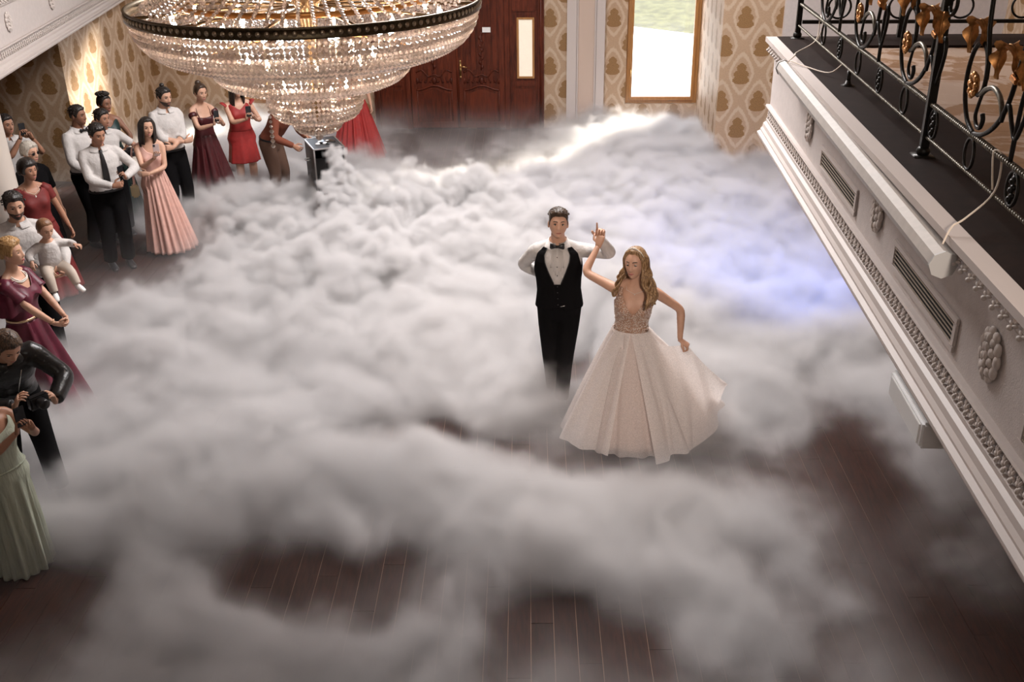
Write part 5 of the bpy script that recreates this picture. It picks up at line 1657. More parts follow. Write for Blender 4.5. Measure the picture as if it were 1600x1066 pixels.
p = male('person', (-5.97, 12.50, 0), 42, 1.64, SK2, H_DARK, 'young man in white polo shirt holding a black camera behind the man with a tie', 0.98, head=(26, 5, 0), sleeve=0.42, arms=(dict(side=-1, wrist=(0.02, -0.30, 1.12), hint=(-1, 0.3, -0.6), d=(0.7, -0.6, 0.3), n=(0.3, 0.9, 0), curl=0.7), dict(side=1, wrist=(0.26, -0.28, 1.10), hint=(1, 0.3, -0.6), d=(-0.3, -0.9, 0.2), n=(-0.9, 0.3, 0), curl=0.7)), hairkw=dict(top=0.022, side=0.008))
p.root['group'] = FAR
cm = tag(empty('camera', p.world((0.16, -0.40, 1.15))), 'black camera held by the young man in a white polo', 'camera'); cm.rotation_euler = (0, 0, radians(60))
b_ = MB(); b_.box((-0.07, -0.03, -0.045), (0.07, 0.03, 0.045), 0.010); b_.box((-0.03, -0.025, 0.04), (0.03, 0.025, 0.07), 0.008); b_.build('camera_body', C_SATIN, cm)
b_ = MB(); b_.lathe([(0.030, 0.0), (0.036, 0.02), (0.036, 0.07), (0.030, 0.08)], 16, caps=True); lo_ = b_.build('lens', C_SATIN, cm, True); lo_.rotation_euler = (radians(90), 0, 0)

p = male('person', (-5.53, 11.38, 0), 38, 1.76, SK2, H_DARK, 'man in white shirt and black necktie with sunglasses on his head', 1.05, head=(16, 14, 0), arms=(dict(side=-1, wrist=(0.02, -0.28, 1.08), hint=(-1, 0.4, -0.3), d=(1, -0.25, 0.1), n=(0, 1, 0), curl=0.6), dict(side=1, wrist=(0.18, -0.26, 1.15), hint=(1, 0.3, -0.4), d=(-0.3, -0.5, 0.85), n=(-0.9, -0.1, 0), curl=0.8)), hairkw=dict(top=0.022, side=0.012))
p.root['group'] = FAR; tie_on(p)
b_ = MB()
for sd in (-1, 1): b_.ball(p.hp(np.array([sd * 0.032, -0.062, 0.098])), (0.026, 0.010, 0.018), 10, 6, Matrix(p.HR.tolist()) @ Matrix.Rotation(-0.75, 3, 'X'))
b_.build('sunglasses', pmat('dark_lens', (0.012, 0.010, 0.010), 0.08), p.root, True)
phone(p, 1, (0.3, -1, 0.2), 'black phone in a wallet case held by the man with a necktie', up=(-0.1, -0.3, 1))

p = female('person', (-5.16, 11.94, 0), 24, 1.68, SK1, H_DARK, 'woman in blush pink chiffon gown holding a phone up to her mouth', 0.95, head=(14, 3, 4), arms=(dict(side=-1, wrist=(0.03, -0.29, 1.26), hint=(-0.5, 0, -1), d=(0.35, -0.1, 1), n=(0.7, -0.7, 0), curl=0.75), dict(side=1, wrist=(-0.06, -0.22, 1.06), hint=(1, 0.3, -0.5), d=(-1, -0.1, 0.1), n=(0, 1, 0), curl=0.4)), smile=0.0)
p.root['group'] = FAR
lk = []
for sd in (-1, 1):
    for k in range(9):
        a = 0.75 + 2.2 * k / 8; x0, y0 = sd * 0.086 * sin(a), -0.08 * cos(a) + 0.01
        lk.append(([(x0 * 0.6, y0 * 0.6, 0.105), (x0 * 1.06, y0 * 1.05, 0.04), (x0 * 1.12, y0 * 1.08, -0.05), (x0 * 1.15, y0 * 1.1 + 0.01, -0.13), (x0 * 1.1, y0 * 1.1 + 0.015, -0.22 + 0.04 * (a < 1.2)), (x0 * 1.0, y0 + 0.02, -0.27 + 0.06 * (a < 1.2))], 0.018))
p.locks(H_DARK, lk, name='long_hair')
p.wrap('bodice', C_PINK, 1.04, lambda a: float(np.interp(a, [-pi, -1.2, -0.7, -0.2, 0.3, 0.8, 1.3, pi], [1.28, 1.40, 1.42, 1.35, 1.30, 1.32, 1.30, 1.28])), pad=0.011)
p.skirt('skirt', C_PINK, 1.06, oval(0.30, 0.30, 0.04, 0.08, -0.02), folds=22, amp=0.020, seed=4)
b_ = MB(); S_ = p.joint(-1); b_.tube(crv([S_ + Vector((0.03, -0.02, 0.05)), S_ + Vector((-0.05, 0.02, 0.0)), S_ + Vector((-0.09, 0.03, -0.25)), S_ + Vector((-0.10, 0.03, -0.55))]), [(0.02 + 0.002 * k, 0.006) for k in range(16)], 8, flat=(0, 1, 0)); b_.build('shoulder_sash', C_PINK, p.root, True)
b_ = MB(); b_.box((-0.30, -0.02, 0.72), (-0.20, 0.06, 0.88), 0.02); b_.build('clutch_bag', pmat('gold_clutch', (0.35, 0.27, 0.16), 0.3, 0.7), p.root); 
phone(p, -1, (0.1, 1, 0.1), 'pale pink phone held by the woman in blush pink', case=(0.62, 0.48, 0.46))

p = male('person', (-5.32, 12.97, 0), 46, 1.83, SK1, H_DARK, 'bearded man with a topknot in untucked white shirt, arms folded', 0.98, head=(12, 10, 0), sleeve=0.66, arms=CROSS(1.0), beard=H_BEARD, hairkw=dict(top=0.012, side=0.008, front=0.62), tuck=0.80)
p.root['group'] = FAR
b_ = MB(); b_.ball(p.hp(np.array([0, 0.035, 0.140])), (0.032, 0.032, 0.028), 10, 8); b_.build('topknot', H_DARK, p.root, True)

p = female('person', (-5.14, 13.80, 0), 48, 1.68, SK1, H_BROWN, 'woman in dark wine off shoulder gown filming with her phone', 1.0, head=(4, 8, 3), arms=PHONE(0.96, 1.30, 0.05, -0.34), smile=0.8)
p.root['group'] = FAR
b_ = MB(); b_.ball(p.hp(np.array([0, 0.055, 0.115])), (0.045, 0.04, 0.045), 10, 8); b_.build('bun', H_BROWN, p.root, True)
p.wrap('bodice', C_WINE, 1.02, lambda a: 1.315 - 0.02 * cos(2 * a), pad=0.012)
for sd in (-1, 1):
    S_ = p.joint(sd); A_ = p.arm[sd]; c_ = A_['S'].lerp(A_['E'], 0.25); ax_ = (A_['E'] - A_['S']).normalized(); u_ = ax_.orthogonal().normalized(); w_ = ax_.cross(u_)
    b_ = MB(); b_.tube([c_ + (u_ * cos(q) + w_ * sin(q)) * 0.052 for q in np.linspace(0, 2 * pi, 16, endpoint=False)], [(0.030, 0.008)] * 16, 8, flat=tuple(ax_), closed=True); b_.build('off_shoulder_band', C_WINE, p.root, True)
    b_ = MB(); b_.tube([Vector(p.tf(p.ring(np.array(z), np.array(sd * a - pi / 2), 0.006))) for z, a in ((1.30, 0.6), (1.38, 0.75), (1.43, 1.1), (1.42, 1.8), (1.35, 2.2))], 0.004, 6); b_.build('strap', C_WINE, p.root, True)
p.skirt('skirt', C_WINE, 1.04, oval(0.36, 0.34, 0.03, 0.04, 0), folds=13, amp=0.030, seed=6)
phone(p, -1, (0.1, 1, 0.25), 'black phone held by the woman in the wine red gown')

p = female('person', (-4.74, 14.15, 0), 30, 1.66, SK1, H_DARK, 'woman in short red dress with glasses photographing with her phone', 1.12, head=(10, 6, 0), arms=PHONE(0.95, 1.30, 0.10, -0.32), glasses='clear', bare=True)
p.root['group'] = FAR
lk = []
for sd in (-1, 1):
    for k in range(8):
        a = 0.8 + 2.1 * k / 7; x0, y0 = sd * 0.088 * sin(a), -0.08 * cos(a) + 0.01
        lk.append(([(x0 * 0.6, y0 * 0.6, 0.105), (x0 * 1.08, y0 * 1.05, 0.03), (x0 * 1.14, y0 * 1.08, -0.07), (x0 * 1.18, y0 * 1.05, -0.16), (x0 * 1.15, y0, -0.25)], 0.020))
p.locks(H_DARK, lk, name='long_hair')
p.wrap('bodice', C_RED, 1.02, lambda a: float(np.interp(abs(a), [0, 0.4, 0.9, 1.4, pi], [1.34, 1.39, 1.42, 1.39, 1.40])), pad=0.012)
p.skirt('skirt', C_RED, 1.04, oval(0.225, 0.19, 0.52), folds=8, amp=0.008)
for sd in (-1, 1):
    S_ = p.joint(sd); b_ = MB(); b_.tube(crv([S_ + Vector((0, -0.05, 0.0)), S_ + Vector((sd * 0.05, -0.02, 0.04)), S_ + Vector((sd * 0.05, 0.03, 0.04)), S_ + Vector((0, 0.06, 0.0))]), [(0.03, 0.008)] * 16, 8, flat=(sd, 0, 0.4)); b_.build('ruffle_sleeve', C_RED, p.root, True)
p.shoes(C_SATIN)
phone(p, -1, (0.1, 1, 0.2), 'dark phone held by the woman in the short red dress')

# the fog machine and the person tending it
p = male('person', (-4.20, 13.74, 0), 72, 1.74, SK2, H_DARK, 'person in rust sweater and brown trousers tending the fog machine', 1.0, lean=(34, 0, 0), head=(10, 25, 0), shirt=C_RUST, trous=C_BROWN, collar=False, tuck=0.88,
         arms=(dict(side=-1, wrist=(-0.16, -0.46, 0.93), hint=(-0.6, 0.6, -0.2), d=(0.1, -0.8, -0.4), n=(0.9, 0, -0.3), curl=0.6), dict(side=1, wrist=(0.10, -0.50, 1.00), hint=(0.6, 0.6, -0.2), d=(0, -0.9, -0.2), n=(-0.5, 0, -0.8), curl=0.6)))
fm = tag(empty('fog_machine', (-3.36, 13.35, 0), radians(26)), 'black boxy flight-cased fog machine pouring a white plume', 'fog machine')
M_BLK = pmat('case_black', (0.012, 0.011, 0.011), 0.4); M_ALU = pmat('alloy_edge', (0.55, 0.52, 0.50), 0.3, 0.9)
w2, dp, z0, z1 = 0.205, 0.28, 0.42, 1.00
for nm, lo, hi in (('side_panel', (-w2, -dp, z0), (-w2 + 0.015, dp, z1)), ('side_panel', (w2 - 0.015, -dp, z0), (w2, dp, z1)), ('back_panel', (-w2, dp - 0.015, z0), (w2, dp, z1)), ('base_panel', (-w2, -dp, z0), (w2, dp, z0 + 0.02)), ('inner_deck', (-w2 + 0.015, -dp + 0.12, z0 + 0.02), (w2 - 0.015, dp - 0.015, z1 - 0.16))):
    b_ = MB(); b_.box(lo, hi); b_.build(nm, M_BLK, fm)
b_ = MB(); b_.box((-w2, -dp, z1 - 0.02), (w2, dp, z1)); top_ = b_.build('lid', M_BLK, fm)
for lo, hi in (((-w2 - 0.006, -dp - 0.006, z1 - 0.012), (w2 + 0.006, -dp + 0.010, z1 + 0.004)), ((-w2 - 0.006, dp - 0.010, z1 - 0.012), (w2 + 0.006, dp + 0.006, z1 + 0.004)), ((-w2 - 0.006, -dp, z1 - 0.012), (-w2 + 0.012, dp, z1 + 0.004)), ((w2 - 0.012, -dp, z1 - 0.012), (w2 + 0.006, dp, z1 + 0.004)), ((-w2 - 0.006, -dp - 0.006, z0), (-w2 + 0.012, -dp + 0.010, z1)), ((w2 - 0.012, -dp - 0.006, z0), (w2 + 0.006, -dp + 0.010, z1))):
    b_ = MB(); b_.box(lo, hi); b_.build('edge_profile', M_ALU, fm)
b_ = MB(); b_.lathe([(0.11, z1 + 0.0), (0.11, z1 + 0.012), (0.09, z1 + 0.016), (0.02, z1 + 0.02)], 20, (0.05, 0.02, 0), True); b_.build('fill_cap', pmat('cap_black', (0.02, 0.02, 0.022), 0.15), fm, True)
for k in range(4):
    b_ = MB(); b_.ball((-0.10 + 0.05 * k, -0.06 + 0.09 * (k % 2), z1 + 0.008), (0.035, 0.022, 0.018), 7, 5); b_.build('dry_ice_lump', pmat('dry_ice', (0.8, 0.8, 0.82), 0.4), fm)
b_ = MB(); b_.tube(crv([(-w2 - 0.002, -0.05, 0.80), (-w2 - 0.06, -0.05, 0.80), (-w2 - 0.06, 0.05, 0.80), (-w2 - 0.002, 0.05, 0.80)]), 0.009, 6); b_.build('side_handle', M_ALU, fm, True)
for sx in (-1, 1):
    for sy in (-1, 1):
        b_ = MB(); b_.tube([(sx * (w2 - 0.03), sy * (dp - 0.04), 0), (sx * (w2 - 0.03), sy * (dp - 0.04), z0)], 0.014, 6); b_.build('stand_leg', M_ALU, fm)

p = female('person', (-3.50, 16.1, 0), 20, 1.68, SK1, H_BROWN, 'woman in full red pleated skirt standing behind the chandelier', 1.0, head=(0, 5, 0))
p.wrap('bodice', C_RED, 1.02, lambda a: 1.40, pad=0.012); p.skirt('skirt', C_RED, 1.04, oval(0.42, 0.38, 0.02), folds=20, amp=0.03, seed=9)

# ------------------------------------------------------------------ the guests, near group on the left
NEAR = 'wedding guests standing by the column'
p = male('person', (-6.86, 11.85, 0), 50, 1.74, SK2, H_DARK, 'guest holding up a phone beside the white column', 1.0, head=(14, 4, 0), arms=PHONE(1.0, 1.56, 0.10, -0.30), sleeve=0.4)
p.root['group'] = NEAR
phone(p, -1, (0.1, 1, 0.1), 'dark phone raised beside the white column')

p = female('person', (-6.18, 11.02, 0), 62, 1.62, SK1, H_GREY, 'grey haired woman in dark sunglasses behind the dark haired woman', 1.1, head=(12, 4, 0), glasses='sun', hairkw=dict(top=0.026, side=0.020, front=0.60, sidez=-0.05, back=-0.5, rough=0.2))
p.root['group'] = NEAR
p.shirt(C_BLACK, 0.5, z0=0.9, name='dark_top', collar=False); p.skirt('skirt', C_BLACK, 1.0, oval(0.27, 0.24, 0.01), folds=9, amp=0.012)

p = female('person', (-5.86, 10.34, 0), 48, 1.62, SK2, H_DARK, 'woman with short black hair in brick red dress with pendant', 1.18, head=(18, 2, 0), arms=(dict(side=1, wrist=(0.30, -0.10, 0.80), hint=(0.6, 1, 0), n=(-1, 0, 0), curl=0.4),), hairkw=dict(top=0.030, side=0.028, front=0.50, sidez=-0.10, back=-0.6, rough=0.15))
p.root['group'] = NEAR
p.wrap('bodice', C_DRED, 1.0, lambda a: float(np.interp(abs(a), [0, 0.5, 0.9, 1.4, pi], [1.36, 1.41, 1.43, 1.40, 1.43])), pad=0.014)
for sd in (-1, 1):
    b_ = MB(); p.arm_tube(b_, sd, 0.014, 0.26); b_.build('cap_sleeve', C_DRED, p.root, True)
p.skirt('skirt', C_DRED, 1.02, oval(0.32, 0.28, 0.10), folds=11, amp=0.018)
b_ = MB(); b_.tube([Vector(p.tf(p.ring(np.array(z), np.array(a - pi / 2), 0.012))) for z, a in ((1.45, -1.0), (1.41, -0.45), (1.375, 0.0), (1.41, 0.45), (1.45, 1.0))], 0.0015, 5); b_.ball(Vector(p.tf(p.ring(np.array(1.35), np.array(-pi / 2), 0.020))), (0.009, 0.004, 0.014), 7, 5); b_.build('pendant', PEARL, p.root, True)

f_ = male('person', (-5.14, 8.72, 0), 30, 1.80, SK1, H_DARK, 'bearded father in white shirt carrying a baby on his arm', 1.10, head=(10, 6, 0), beard=H_BEARD, hairkw=dict(top=0.028, side=0.008, front=0.60),
          arms=(dict(side=1, wrist=(0.28, -0.33, 1.06), hint=(1, 0.6, -0.3), d=(-0.6, -0.7, 0.1), n=(-0.3, 0.2, 0.9), curl=0.5), dict(side=-1, wrist=(0.14, -0.36, 1.05), hint=(-1, 0.1, -0.5), d=(0.95, -0.25, 0.1), n=(0, 0.6, 0.8), curl=0.5)))
f_.root['group'] = NEAR

# baby: body, romper, shoes
def make_baby(pos, rz):
    p = Person('person', pos, rz, 0.78, False, SK1, 'baby in white long sleeved top held on the father arm', 1.0, (6, 0, 0), (10, 16, 0), vox=0.008)
    p.T = np.array([(0.78, 0.12, 0.11, 0.0), (0.86, 0.20, 0.17, 0.0), (1.0, 0.205, 0.175, -0.01), (1.2, 0.195, 0.16, 0.0), (1.34, 0.17, 0.13, 0.0), (1.42, 0.10, 0.09, 0.0), (1.48, 0.07, 0.07, 0.0), (1.58, 0.07, 0.07, 0.0)])
    p.shx, p.shz, p.ua, p.fa = 0.19, 1.34, 0.26, 0.22
    p.hs = 0.80; s = p.s; p.child = True
    p.HC = p.neck + np.array((0, -0.01, 0.075)); p.hand_k = 0.85
    Rr = (0.075, 0.070, 0.062, 0.062, 0.045)
    p.pose_arm(1, (0.20, -0.13, 0.58), (1, 0.3, -0.3), d=(0.6, -0.7, -0.1), n=(0, 0, -1), curl=0.6)
    p.pose_arm(-1, (-0.19, -0.10, 0.50), (-1, 0.3, -0.3), d=(-0.3, -0.6, -0.7), n=(0.3, 0, -1), curl=0.5)
    p.leg[-1] = (Vector((-0.05, -0.01, 0.385)), Vector((-0.09, -0.15, 0.345)), Vector((-0.085, -0.20, 0.20)), Vector((-0.2, -1, -0.5)).normalized())
    p.leg[1] = (Vector((0.05, -0.01, 0.385)), Vector((0.11, -0.14, 0.35)), Vector((0.13, -0.20, 0.22)), Vector((0.4, -1, -0.4)).normalized())
    p.make_body(bare_legs=True, child=True, torso_top=1.52)
    p.face(iris=(0.05, 0.04, 0.03), brow=H_BABY, smile=-0.2, child=True)
    p.hair_cap(H_BABY, top=0.006, side=0.004, front=0.66, sidez=0.1, back=-0.4)
    def top_(mb):
        p.torso(mb, 0.86, 1.44, 0.022, step=0.04)
        for sd in (-1, 1): p.arm_tube(mb, sd, 0.010, 0.97, r=Rr)
    p.cloth('long_sleeved_top', C_WHITE, top_, 0.009, 4)
    def leg_(mb):
        p.torso(mb, 0.80, 0.92, 0.024, step=0.04)
        for sd in (-1, 1): p.leg_tube(mb, sd, 0.010, r=(0.12, 0.115, 0.09, 0.08, 0.06), t1=0.98)
    p.cloth('leggings', C_BEIGE, leg_, 0.009, 4)
    for sd in (-1, 1):
        hip, kn, an, toe = p.leg[sd]; b_ = MB()
        b_.tube([an - toe * 0.02 + Vector((0, 0, -0.01)), an + Vector((0, 0, -0.018)), an + toe * 0.04 + Vector((0, 0, -0.022)), an + toe * 0.075 + Vector((0, 0, -0.024)), an + toe * 0.085 + Vector((0, 0, -0.024))], [(0.018, 0.024), (0.026, 0.030), (0.029, 0.024), (0.024, 0.017), (0.008, 0.008)], 10, flat=tuple(toe.cross(Vector((0, 0, 1)))))
        b_.build('shoe', pmat('baby_shoe', (0.76, 0.74, 0.72), 0.5), p.root, True)
    return p
bp = f_.world((0.20, -0.27, 1.12 - 0.385 + 0.02))
make_baby(bp, 45)

p = female('person', (-4.74, 7.80, 0), 88, 1.68, SK1, H_GOLD, 'short haired blonde woman in burgundy cape dress with gold belt, hands clasped', 1.12, head=(6, -2, 0), arms=(dict(side=-1, wrist=(-0.05, -0.32, 0.93), hint=(-1, 0.5, 0), d=(0.7, -0.5, -0.4), n=(0.3, 0.6, 0.6), curl=0.6), dict(side=1, wrist=(0.08, -0.33, 0.95), hint=(1, 0.5, 0), d=(-0.6, -0.5, -0.5), n=(-0.3, 0.6, 0.4), curl=0.6)), hairkw=dict(top=0.030, side=0.016, front=0.58, sidez=0.0, back=-0.5, rough=0.3), lips=LIP_R, smile=0.1)
p.root['group'] = NEAR
p.wrap('bodice', C_BURG, 1.02, lambda a: float(np.interp(abs(a), [0, 0.4, 0.8, 1.4, pi], [1.30, 1.37, 1.42, 1.40, 1.43])), pad=0.014)
p.skirt('skirt', C_BURG, 1.04, oval(0.36, 0.34, 0.04, 0.0, -0.06), folds=10, amp=0.032, seed=3)
A_ = np.linspace(-pi, pi, 61); V = []
for i in range(15):
    t = i / 14
    for a in A_:
        side_ = abs(sin(a)); dr = 1.425 - 0.10 * max(0, cos(a)) ** 2 * (1 - t)
        z = dr - t * (0.16 + 0.14 * side_)
        q = p.ring(np.array(min(z, 1.42)), np.array(a - pi / 2), 0.022 + 0.02 * t + 0.010 * t * sin(9 * a)); q = q * np.array([1 + 0.55 * t * side_ ** 2, 1, 1]); q[2] = z * p.s; V.append(q)
b_ = MB(); b_.add(np.array(V), [(i * 61 + j, i * 61 + j + 1, (i + 1) * 61 + j + 1, (i + 1) * 61 + j) for i in range(14) for j in range(60)])
b_.build('cape_collar', C_BURG, p.root, True)
for sd in (-1, 1):
    b_ = MB(); p.arm_tube(b_, sd, 0.016, 0.36, cuff=0.02); b_.build('cape_sleeve', C_BURG, p.root, True)
b_ = MB(); b_.tube([Vector(p.ring(np.array(1.045), np.array(2 * pi * k / 32), 0.022)) for k in range(32)], [(0.012, 0.004)] * 32, 6, flat=(0, 0, 1), closed=True); b_.ball(Vector(p.ring(np.array(1.045), np.array(-pi / 2), 0.03)), (0.035, 0.008, 0.016), 10, 6); b_.build('gold_belt', pmat('belt_gold', (0.70, 0.48, 0.30), 0.25, 0.8), p.root, True)
for rad_ in (0.0, 0.012):
    b_ = MB(); pts = [Vector(p.tf(p.ring(np.array(z - rad_), np.array(a - pi / 2), 0.008))) for z, a in ((1.46, -1.4), (1.43, -0.8), (1.40, -0.3), (1.395, 0.0), (1.40, 0.3), (1.43, 0.8), (1.46, 1.4))]; b_.tube(crv(pts), 0.005, 6); b_.build('pearl_necklace', PEARL, p.root, True)
b_ = MB(); A1 = p.arm[-1]; c_ = A1['W'] - (A1['W'] - A1['E']).normalized() * 0.03; ax_ = (A1['W'] - A1['E']).normalized(); u_ = ax_.orthogonal().normalized(); w_ = ax_.cross(u_)
b_.tube([c_ + (u_ * cos(q) + w_ * sin(q)) * 0.030 for q in np.linspace(0, 2 * pi, 16, endpoint=False)], 0.004, 6, closed=True); b_.build('bracelet', pmat('belt_gold', (0.70, 0.48, 0.30), 0.25, 0.8), p.root, True)

p = Person('person', (-4.26, 6.62, 0), 42, 1.74, False, SK1, 'person in black leather jacket bending forward with slicked back hair and camera', 0.98, (38, -4, 0), (12, 36, 0)); p.root['group'] = NEAR
p.pose_arm(-1, (-0.10, -0.56, 1.06), (-1, 0.3, -0.3), d=(0.3, -0.4, 0.85), n=(0.8, -0.3, 0), curl=0.6); p.pose_arm(1, (0.16, -0.58, 1.02), (1, 0.4, -0.3), d=(-0.2, -0.4, 0.9), n=(-0.8, -0.3, 0), curl=0.55)
p.pose_leg(-1, (-0.14, 0.10, 0)); p.pose_leg(1, (0.12, -0.22, 0))
p.make_body(); p.face(brow=H_BROWN); p.hair_cap(hair_mat('hair_streaked', (0.006, 0.005, 0.004), (0.16, 0.09, 0.05)), top=0.022, side=0.016, front=0.60, sidez=-0.02, back=-0.6, rough=0.3)
p.shirt(C_LEATHER, 0.97, z0=0.90, pad=0.022, name='leather_jacket', collar=True, loose=0.012); p.trousers(C_BLACK); p.shoes(C_SATIN)
b_ = MB(); b_.tube([Vector(p.tf(p.ring(np.array(z), np.array(a - pi / 2), 0.03))) for z, a in ((1.40, 0.3), (1.25, 0.1), (1.05, 0.05), (0.95, 0.05))], 0.004, 6); b_.build('zip', pmat('steel', (0.6, 0.58, 0.55), 0.25, 1.0), p.root, True)
cm2 = tag(empty('camera', p.world((0.03, -0.70, 1.12))), 'black camera held by the person in the leather jacket', 'camera'); cm2.rotation_euler = (0, 0, radians(55))
b_ = MB(); b_.box((-0.07, -0.03, -0.05), (0.07, 0.03, 0.05), 0.010); b_.build('camera_body', C_SATIN, cm2)
b_ = MB(); b_.lathe([(0.030, 0.0), (0.038, 0.02), (0.038, 0.09), (0.032, 0.10)], 16, caps=True); lo_ = b_.build('lens', C_SATIN, cm2, True); lo_.rotation_euler = (radians(90), 0, 0)

p = female('person', (-3.90, 5.70, 0), 66, 1.50, SK2, H_BROWN, 'woman in mint crinkled jumpsuit photographing with her phone', 1.15, head=(12, 4, 0), glasses='sun', arms=PHONE(0.85, 1.46, 0.06, -0.34))
p.root['group'] = NEAR
p.wrap('bodice', C_MINT, 0.98, lambda a: float(np.interp(abs(a), [0, 0.5, 0.85, 1.3, pi], [1.32, 1.36, 1.41, 1.34, 1.36])), pad=0.020)
p.skirt('wide_trousers', C_MINT, 1.0, oval(0.19, 0.17, 0.01, 0, 0), folds=16, amp=0.014, pad=0.02, seed=8)
b_ = MB(); b_.tube([Vector(p.ring(np.array(0.99), np.array(2 * pi * k / 32), 0.026)) for k in range(32)], 0.007, 6, closed=True); b_.build('drawstring', C_MINT, p.root, True)
phone(p, -1, (0.1, 1, 0.1), 'black phone held by the woman in the mint jumpsuit')

# ------------------------------------------------------------------ the low fog on the dance floor
def make_fog():
    lo = Vector((-8.3, 2.8, 0.012)); hi = Vector((4.2, 17.9, 1.35))
    vox = 0.038
    mb = MB(); mb.box(lo, hi)
    fogm = bpy.data.materials.new('fog'); fogm.use_nodes = True
    nt = fogm.node_tree; nt.nodes.clear()
    o_ = nt.nodes.new('ShaderNodeOutputMaterial'); pv = nt.nodes.new('ShaderNodeVolumePrincipled')
    pv.inputs['Color'].default_value = (0.925, 0.902, 0.902, 1)
    pv.inputs['Density'].default_value = FOG_D
    pv.inputs['Anisotropy'].default_value = 0.0
    nt.links.new(pv.outputs[0], o_.inputs['Volume'])
    fogm.cycles.volume_sampling = 'DISTANCE'
    o = mb.build('fog', fogm)
    ng = bpy.data.node_groups.new('fog_density', 'GeometryNodeTree')
    ng.interface.new_socket('Geometry', in_out='INPUT', socket_type='NodeSocketGeometry')
    ng.interface.new_socket('Geometry', in_out='OUTPUT', socket_type='NodeSocketGeometry')
    t = NT(ng)
    go = t.new('NodeGroupOutput')
    P = t.new('GeometryNodeInputPosition').outputs[0]
    sep = t.new('ShaderNodeSeparateXYZ'); t.put(sep.inputs[0], P)
    x, y, z = sep.outputs

    def gauss(cx, cy, rx, ry, amp, rot=0.0):
        dx = t.sub(x, cx); dy = t.sub(y, cy)
        if rot:
            c, s = cos(rot), sin(rot)
            dx, dy = t.add(t.mul(dx, c), t.mul(dy, s)), t.sub(t.mul(dy, c), t.mul(dx, s))
        q = t.add(t.m('POWER', t.m('DIVIDE', dx, rx), 2.0), t.m('POWER', t.m('DIVIDE', dy, ry), 2.0))
        return t.mul(t.m('EXPONENT', t.mul(q, -1.0)), amp)

    # warped position for wispy edges
    wn = t.new('ShaderNodeTexNoise'); t.put(wn.inputs['Vector'], P); wn.inputs['Scale'].default_value = 0.9; wn.inputs['Detail'].default_value = 2.0
    wv = t.new('ShaderNodeVectorMath', operation='SUBTRACT'); t.put(wv.inputs[0], wn.outputs['Color']); wv.inputs[1].default_value = (0.5, 0.5, 0.5)
    ws = t.new('ShaderNodeVectorMath', operation='SCALE'); t.put(ws.inputs[0], wv.outputs[0]); ws.inputs['Scale'].default_value = 1.3
    wp = t.new('ShaderNodeVectorMath', operation='ADD'); t.put(wp.inputs[0], P); t.put(wp.inputs[1], ws.outputs[0])
    WP = wp.outputs[0]
    sw = t.new('ShaderNodeSeparateXYZ'); t.put(sw.inputs[0], WP)
    wx, wy = sw.outputs[0], sw.outputs[1]
    x, y = wx, wy
    cover = None
    for g_ in FOG_SPOTS:
        v = gauss(*g_)
        cover = v if cover is None else t.add(cover, v)
    base = t.add(cover, FOG_BASE)
    big = t.noise(P, 0.55, 3.0, 0.5)
    base = t.add(base, t.mul(t.sub(big, 0.5), 0.9))
    # fade towards the borders of the dance floor
    sx = sep.outputs[0]; sy = sep.outputs[1]
    edge = t.mul(t.sstep(sx, -8.2, -6.4), t.sub(1.0, t.sstep(sx, 2.6, 4.1)))
    edge = t.mul(edge, t.sstep(sy, 2.8, 3.6))
    base = t.mul(t.m('MINIMUM', t.m('MAXIMUM', base, 0.0), 1.25), edge)
    # billows
    def vor(vec, s):
        n = t.new('ShaderNodeTexVoronoi', feature='F1'); t.put(n.inputs['Vector'], vec)
        n.inputs['Scale'].default_value = s
        return n.outputs['Distance']
    ws2 = t.new('ShaderNodeVectorMath', operation='SCALE'); t.put(ws2.inputs[0], wv.outputs[0]); ws2.inputs['Scale'].default_value = 0.35
    wp2 = t.new('ShaderNodeVectorMath', operation='ADD'); t.put(wp2.inputs[0], P); t.put(wp2.inputs[1], ws2.outputs[0])
    b1 = t.sub(0.45, vor(wp2.outputs[0], 1.5))
    b2 = t.sub(0.45, vor(wp2.outputs[0], 3.6))
    b3 = t.sub(0.45, vor(P, 8.0))
    bill = t.add(t.add(t.mul(b1, 0.42), t.mul(b2, 0.30)), t.mul(b3, 0.15))
    x, y = sx, sy
    lump = t.m('MINIMUM', t.add(gauss(-2.6, 12.2, 2.6, 2.0, 1.0), t.mul(t.sstep(sy, 6.5, 11.0), 0.30)), 1.0)
    bill = t.mul(bill, t.add(0.36, t.mul(lump, 0.90)))
    fbm = t.noise(WP, 1.7, 5.0, 0.62)
    top = t.add(t.add(t.mul(base, 0.62), -0.10), t.mul(t.sub(fbm, 0.5), t.sub(0.72, t.mul(lump, 0.3))))
    hgt = t.sub(t.add(top, bill), sep.outputs[2])
    feather = t.sub(0.42, t.mul(lump, 0.36))
    body = t.m('DIVIDE', hgt, feather)
    body = t.m('MINIMUM', t.m('MAXIMUM', body, 0.0), 1.0)
    body = t.m('POWER', body, 1.4)
    wisp = t.sstep(t.noise(WP, 2.6, 4.0, 0.62), 0.25, 0.72)
    dens = t.mul(body, t.add(t.mul(wisp, 0.7), 0.3))
    dens = t.mul(dens, t.add(0.30, t.mul(t.sstep(base, 0.05, 0.85), 0.70)))
    veil = t.mul(t.mul(t.sstep(t.noise(WP, 1.1, 5.0, 0.65), 0.36, 0.74), t.sub(1.0, t.sstep(sep.outputs[2], 0.02, 0.55))), t.mul(t.mul(edge, t.sstep(cover, -1.05, -0.15)), FOG_VEIL))
    dens = t.add(dens, veil)
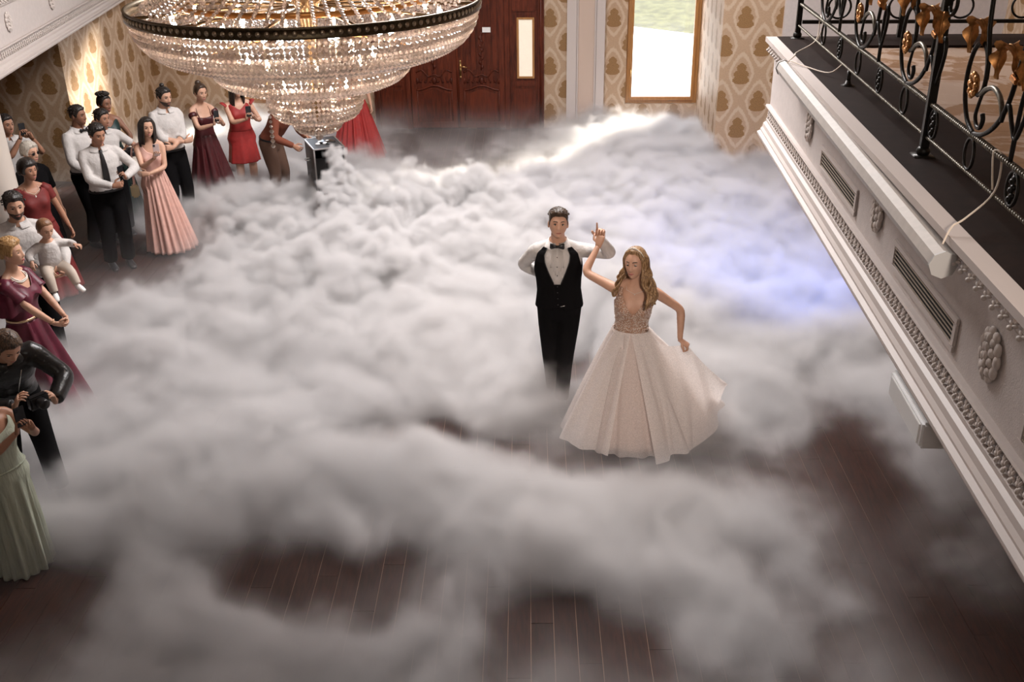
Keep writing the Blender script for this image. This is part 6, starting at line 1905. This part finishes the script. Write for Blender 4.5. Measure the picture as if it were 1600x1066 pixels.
    # thin haze over the whole floor
    haze = t.mul(t.mul(t.sub(1.0, t.sstep(sep.outputs[2], 0.05, 0.9)), edge), t.mul(t.noise(WP, 1.2, 4.0), FOG_HAZE))
    dens = t.add(dens, haze)
    # the plume pouring from the machine's mouth
    px = t.sub(sep.outputs[0], PLUME[0]); py = t.sub(sep.outputs[1], PLUME[1]); pz = t.sub(sep.outputs[2], PLUME[2])
    s_ = t.m('MINIMUM', t.m('MAXIMUM', t.m('DIVIDE', t.add(t.mul(py, -0.75), t.mul(pz, -0.66)), 0.95), 0.0), 1.0)
    ax = t.sub(px, t.mul(s_, 0.12)); ay = t.add(py, t.mul(s_, 0.62)); az = t.add(pz, t.mul(s_, 0.55))
    dist = t.m('SQRT', t.add(t.add(t.mul(ax, ax), t.mul(ay, ay)), t.mul(az, az)))
    rad = t.add(t.mul(s_, 0.24), 0.10)
    pl = t.sub(t.add(rad, t.add(t.mul(b3, 0.22), t.mul(b2, 0.12))), dist)
    pl = t.m('MULTIPLY', t.m('MINIMUM', t.m('MAXIMUM', t.m('DIVIDE', pl, 0.05), 0.0), 1.0), 2.2)
    dens = t.m('MAXIMUM', dens, pl)
    vc = t.new('GeometryNodeVolumeCube')
    t.put(vc.inputs['Density'], dens)
    vc.inputs['Min'].default_value = lo; vc.inputs['Max'].default_value = hi
    for a, k in zip('XYZ', range(3)):
        vc.inputs['Resolution ' + a].default_value = int(round((hi[k] - lo[k]) / vox))
    sm = t.new('GeometryNodeSetMaterial'); t.put(sm.inputs['Geometry'], vc.outputs[0]); sm.inputs['Material'].default_value = fogm
    ng.links.new(sm.outputs[0], go.inputs[0])
    md = o.modifiers.new('fog', 'NODES'); md.node_group = ng; md.show_viewport = FOG_VP
    tag(o, 'low white stage fog billowing over the dance floor', 'fog', kind='stuff')
    return o


FOG_VP = True
FOG_D = 19.0
FOG_BASE = 0.95
FOG_HAZE = 0.006
FOG_VEIL = 0.15
PLUME = (-3.10, 12.95, 0.95)
# (x, y, rx, ry, amount, turn): thin places are negative
FOG_SPOTS = [
    (-1.15, 7.45, 0.60, 0.26, -1.3), (-0.4, 7.3, 0.40, 0.22, -0.8), (-1.75, 5.62, 0.80, 0.38, -1.6), (0.6, 6.98, 0.70, 0.30, -1.3),
    (0.15, 8.75, 0.32, 0.45, -1.0), (2.3, 7.0, 0.6, 1.1, -0.8), (0.1, 4.95, 0.55, 0.45, -1.4), (-3.8, 4.9, 0.7, 0.6, -1.2),
    (-5.4, 11.0, 1.0, 1.2, -1.1), (-2.2, 17.4, 2.2, 1.2, -0.9), (2.7, 5.0, 0.9, 1.0, -0.7), (-6.9, 12.0, 1.2, 3.0, -1.2), (-1.9, 15.3, 1.5, 1.1, -0.75),
    (2.2, 6.8, 1.1, 2.6, -0.30), (0.0, 4.6, 4.5, 0.9, -0.22), (-3.4, 7.4, 0.7, 0.7, -0.2),
    (-2.2, 10.5, 2.5, 2.2, 0.25), (0.4, 12.5, 2.0, 2.5, 0.2),
]
make_fog()
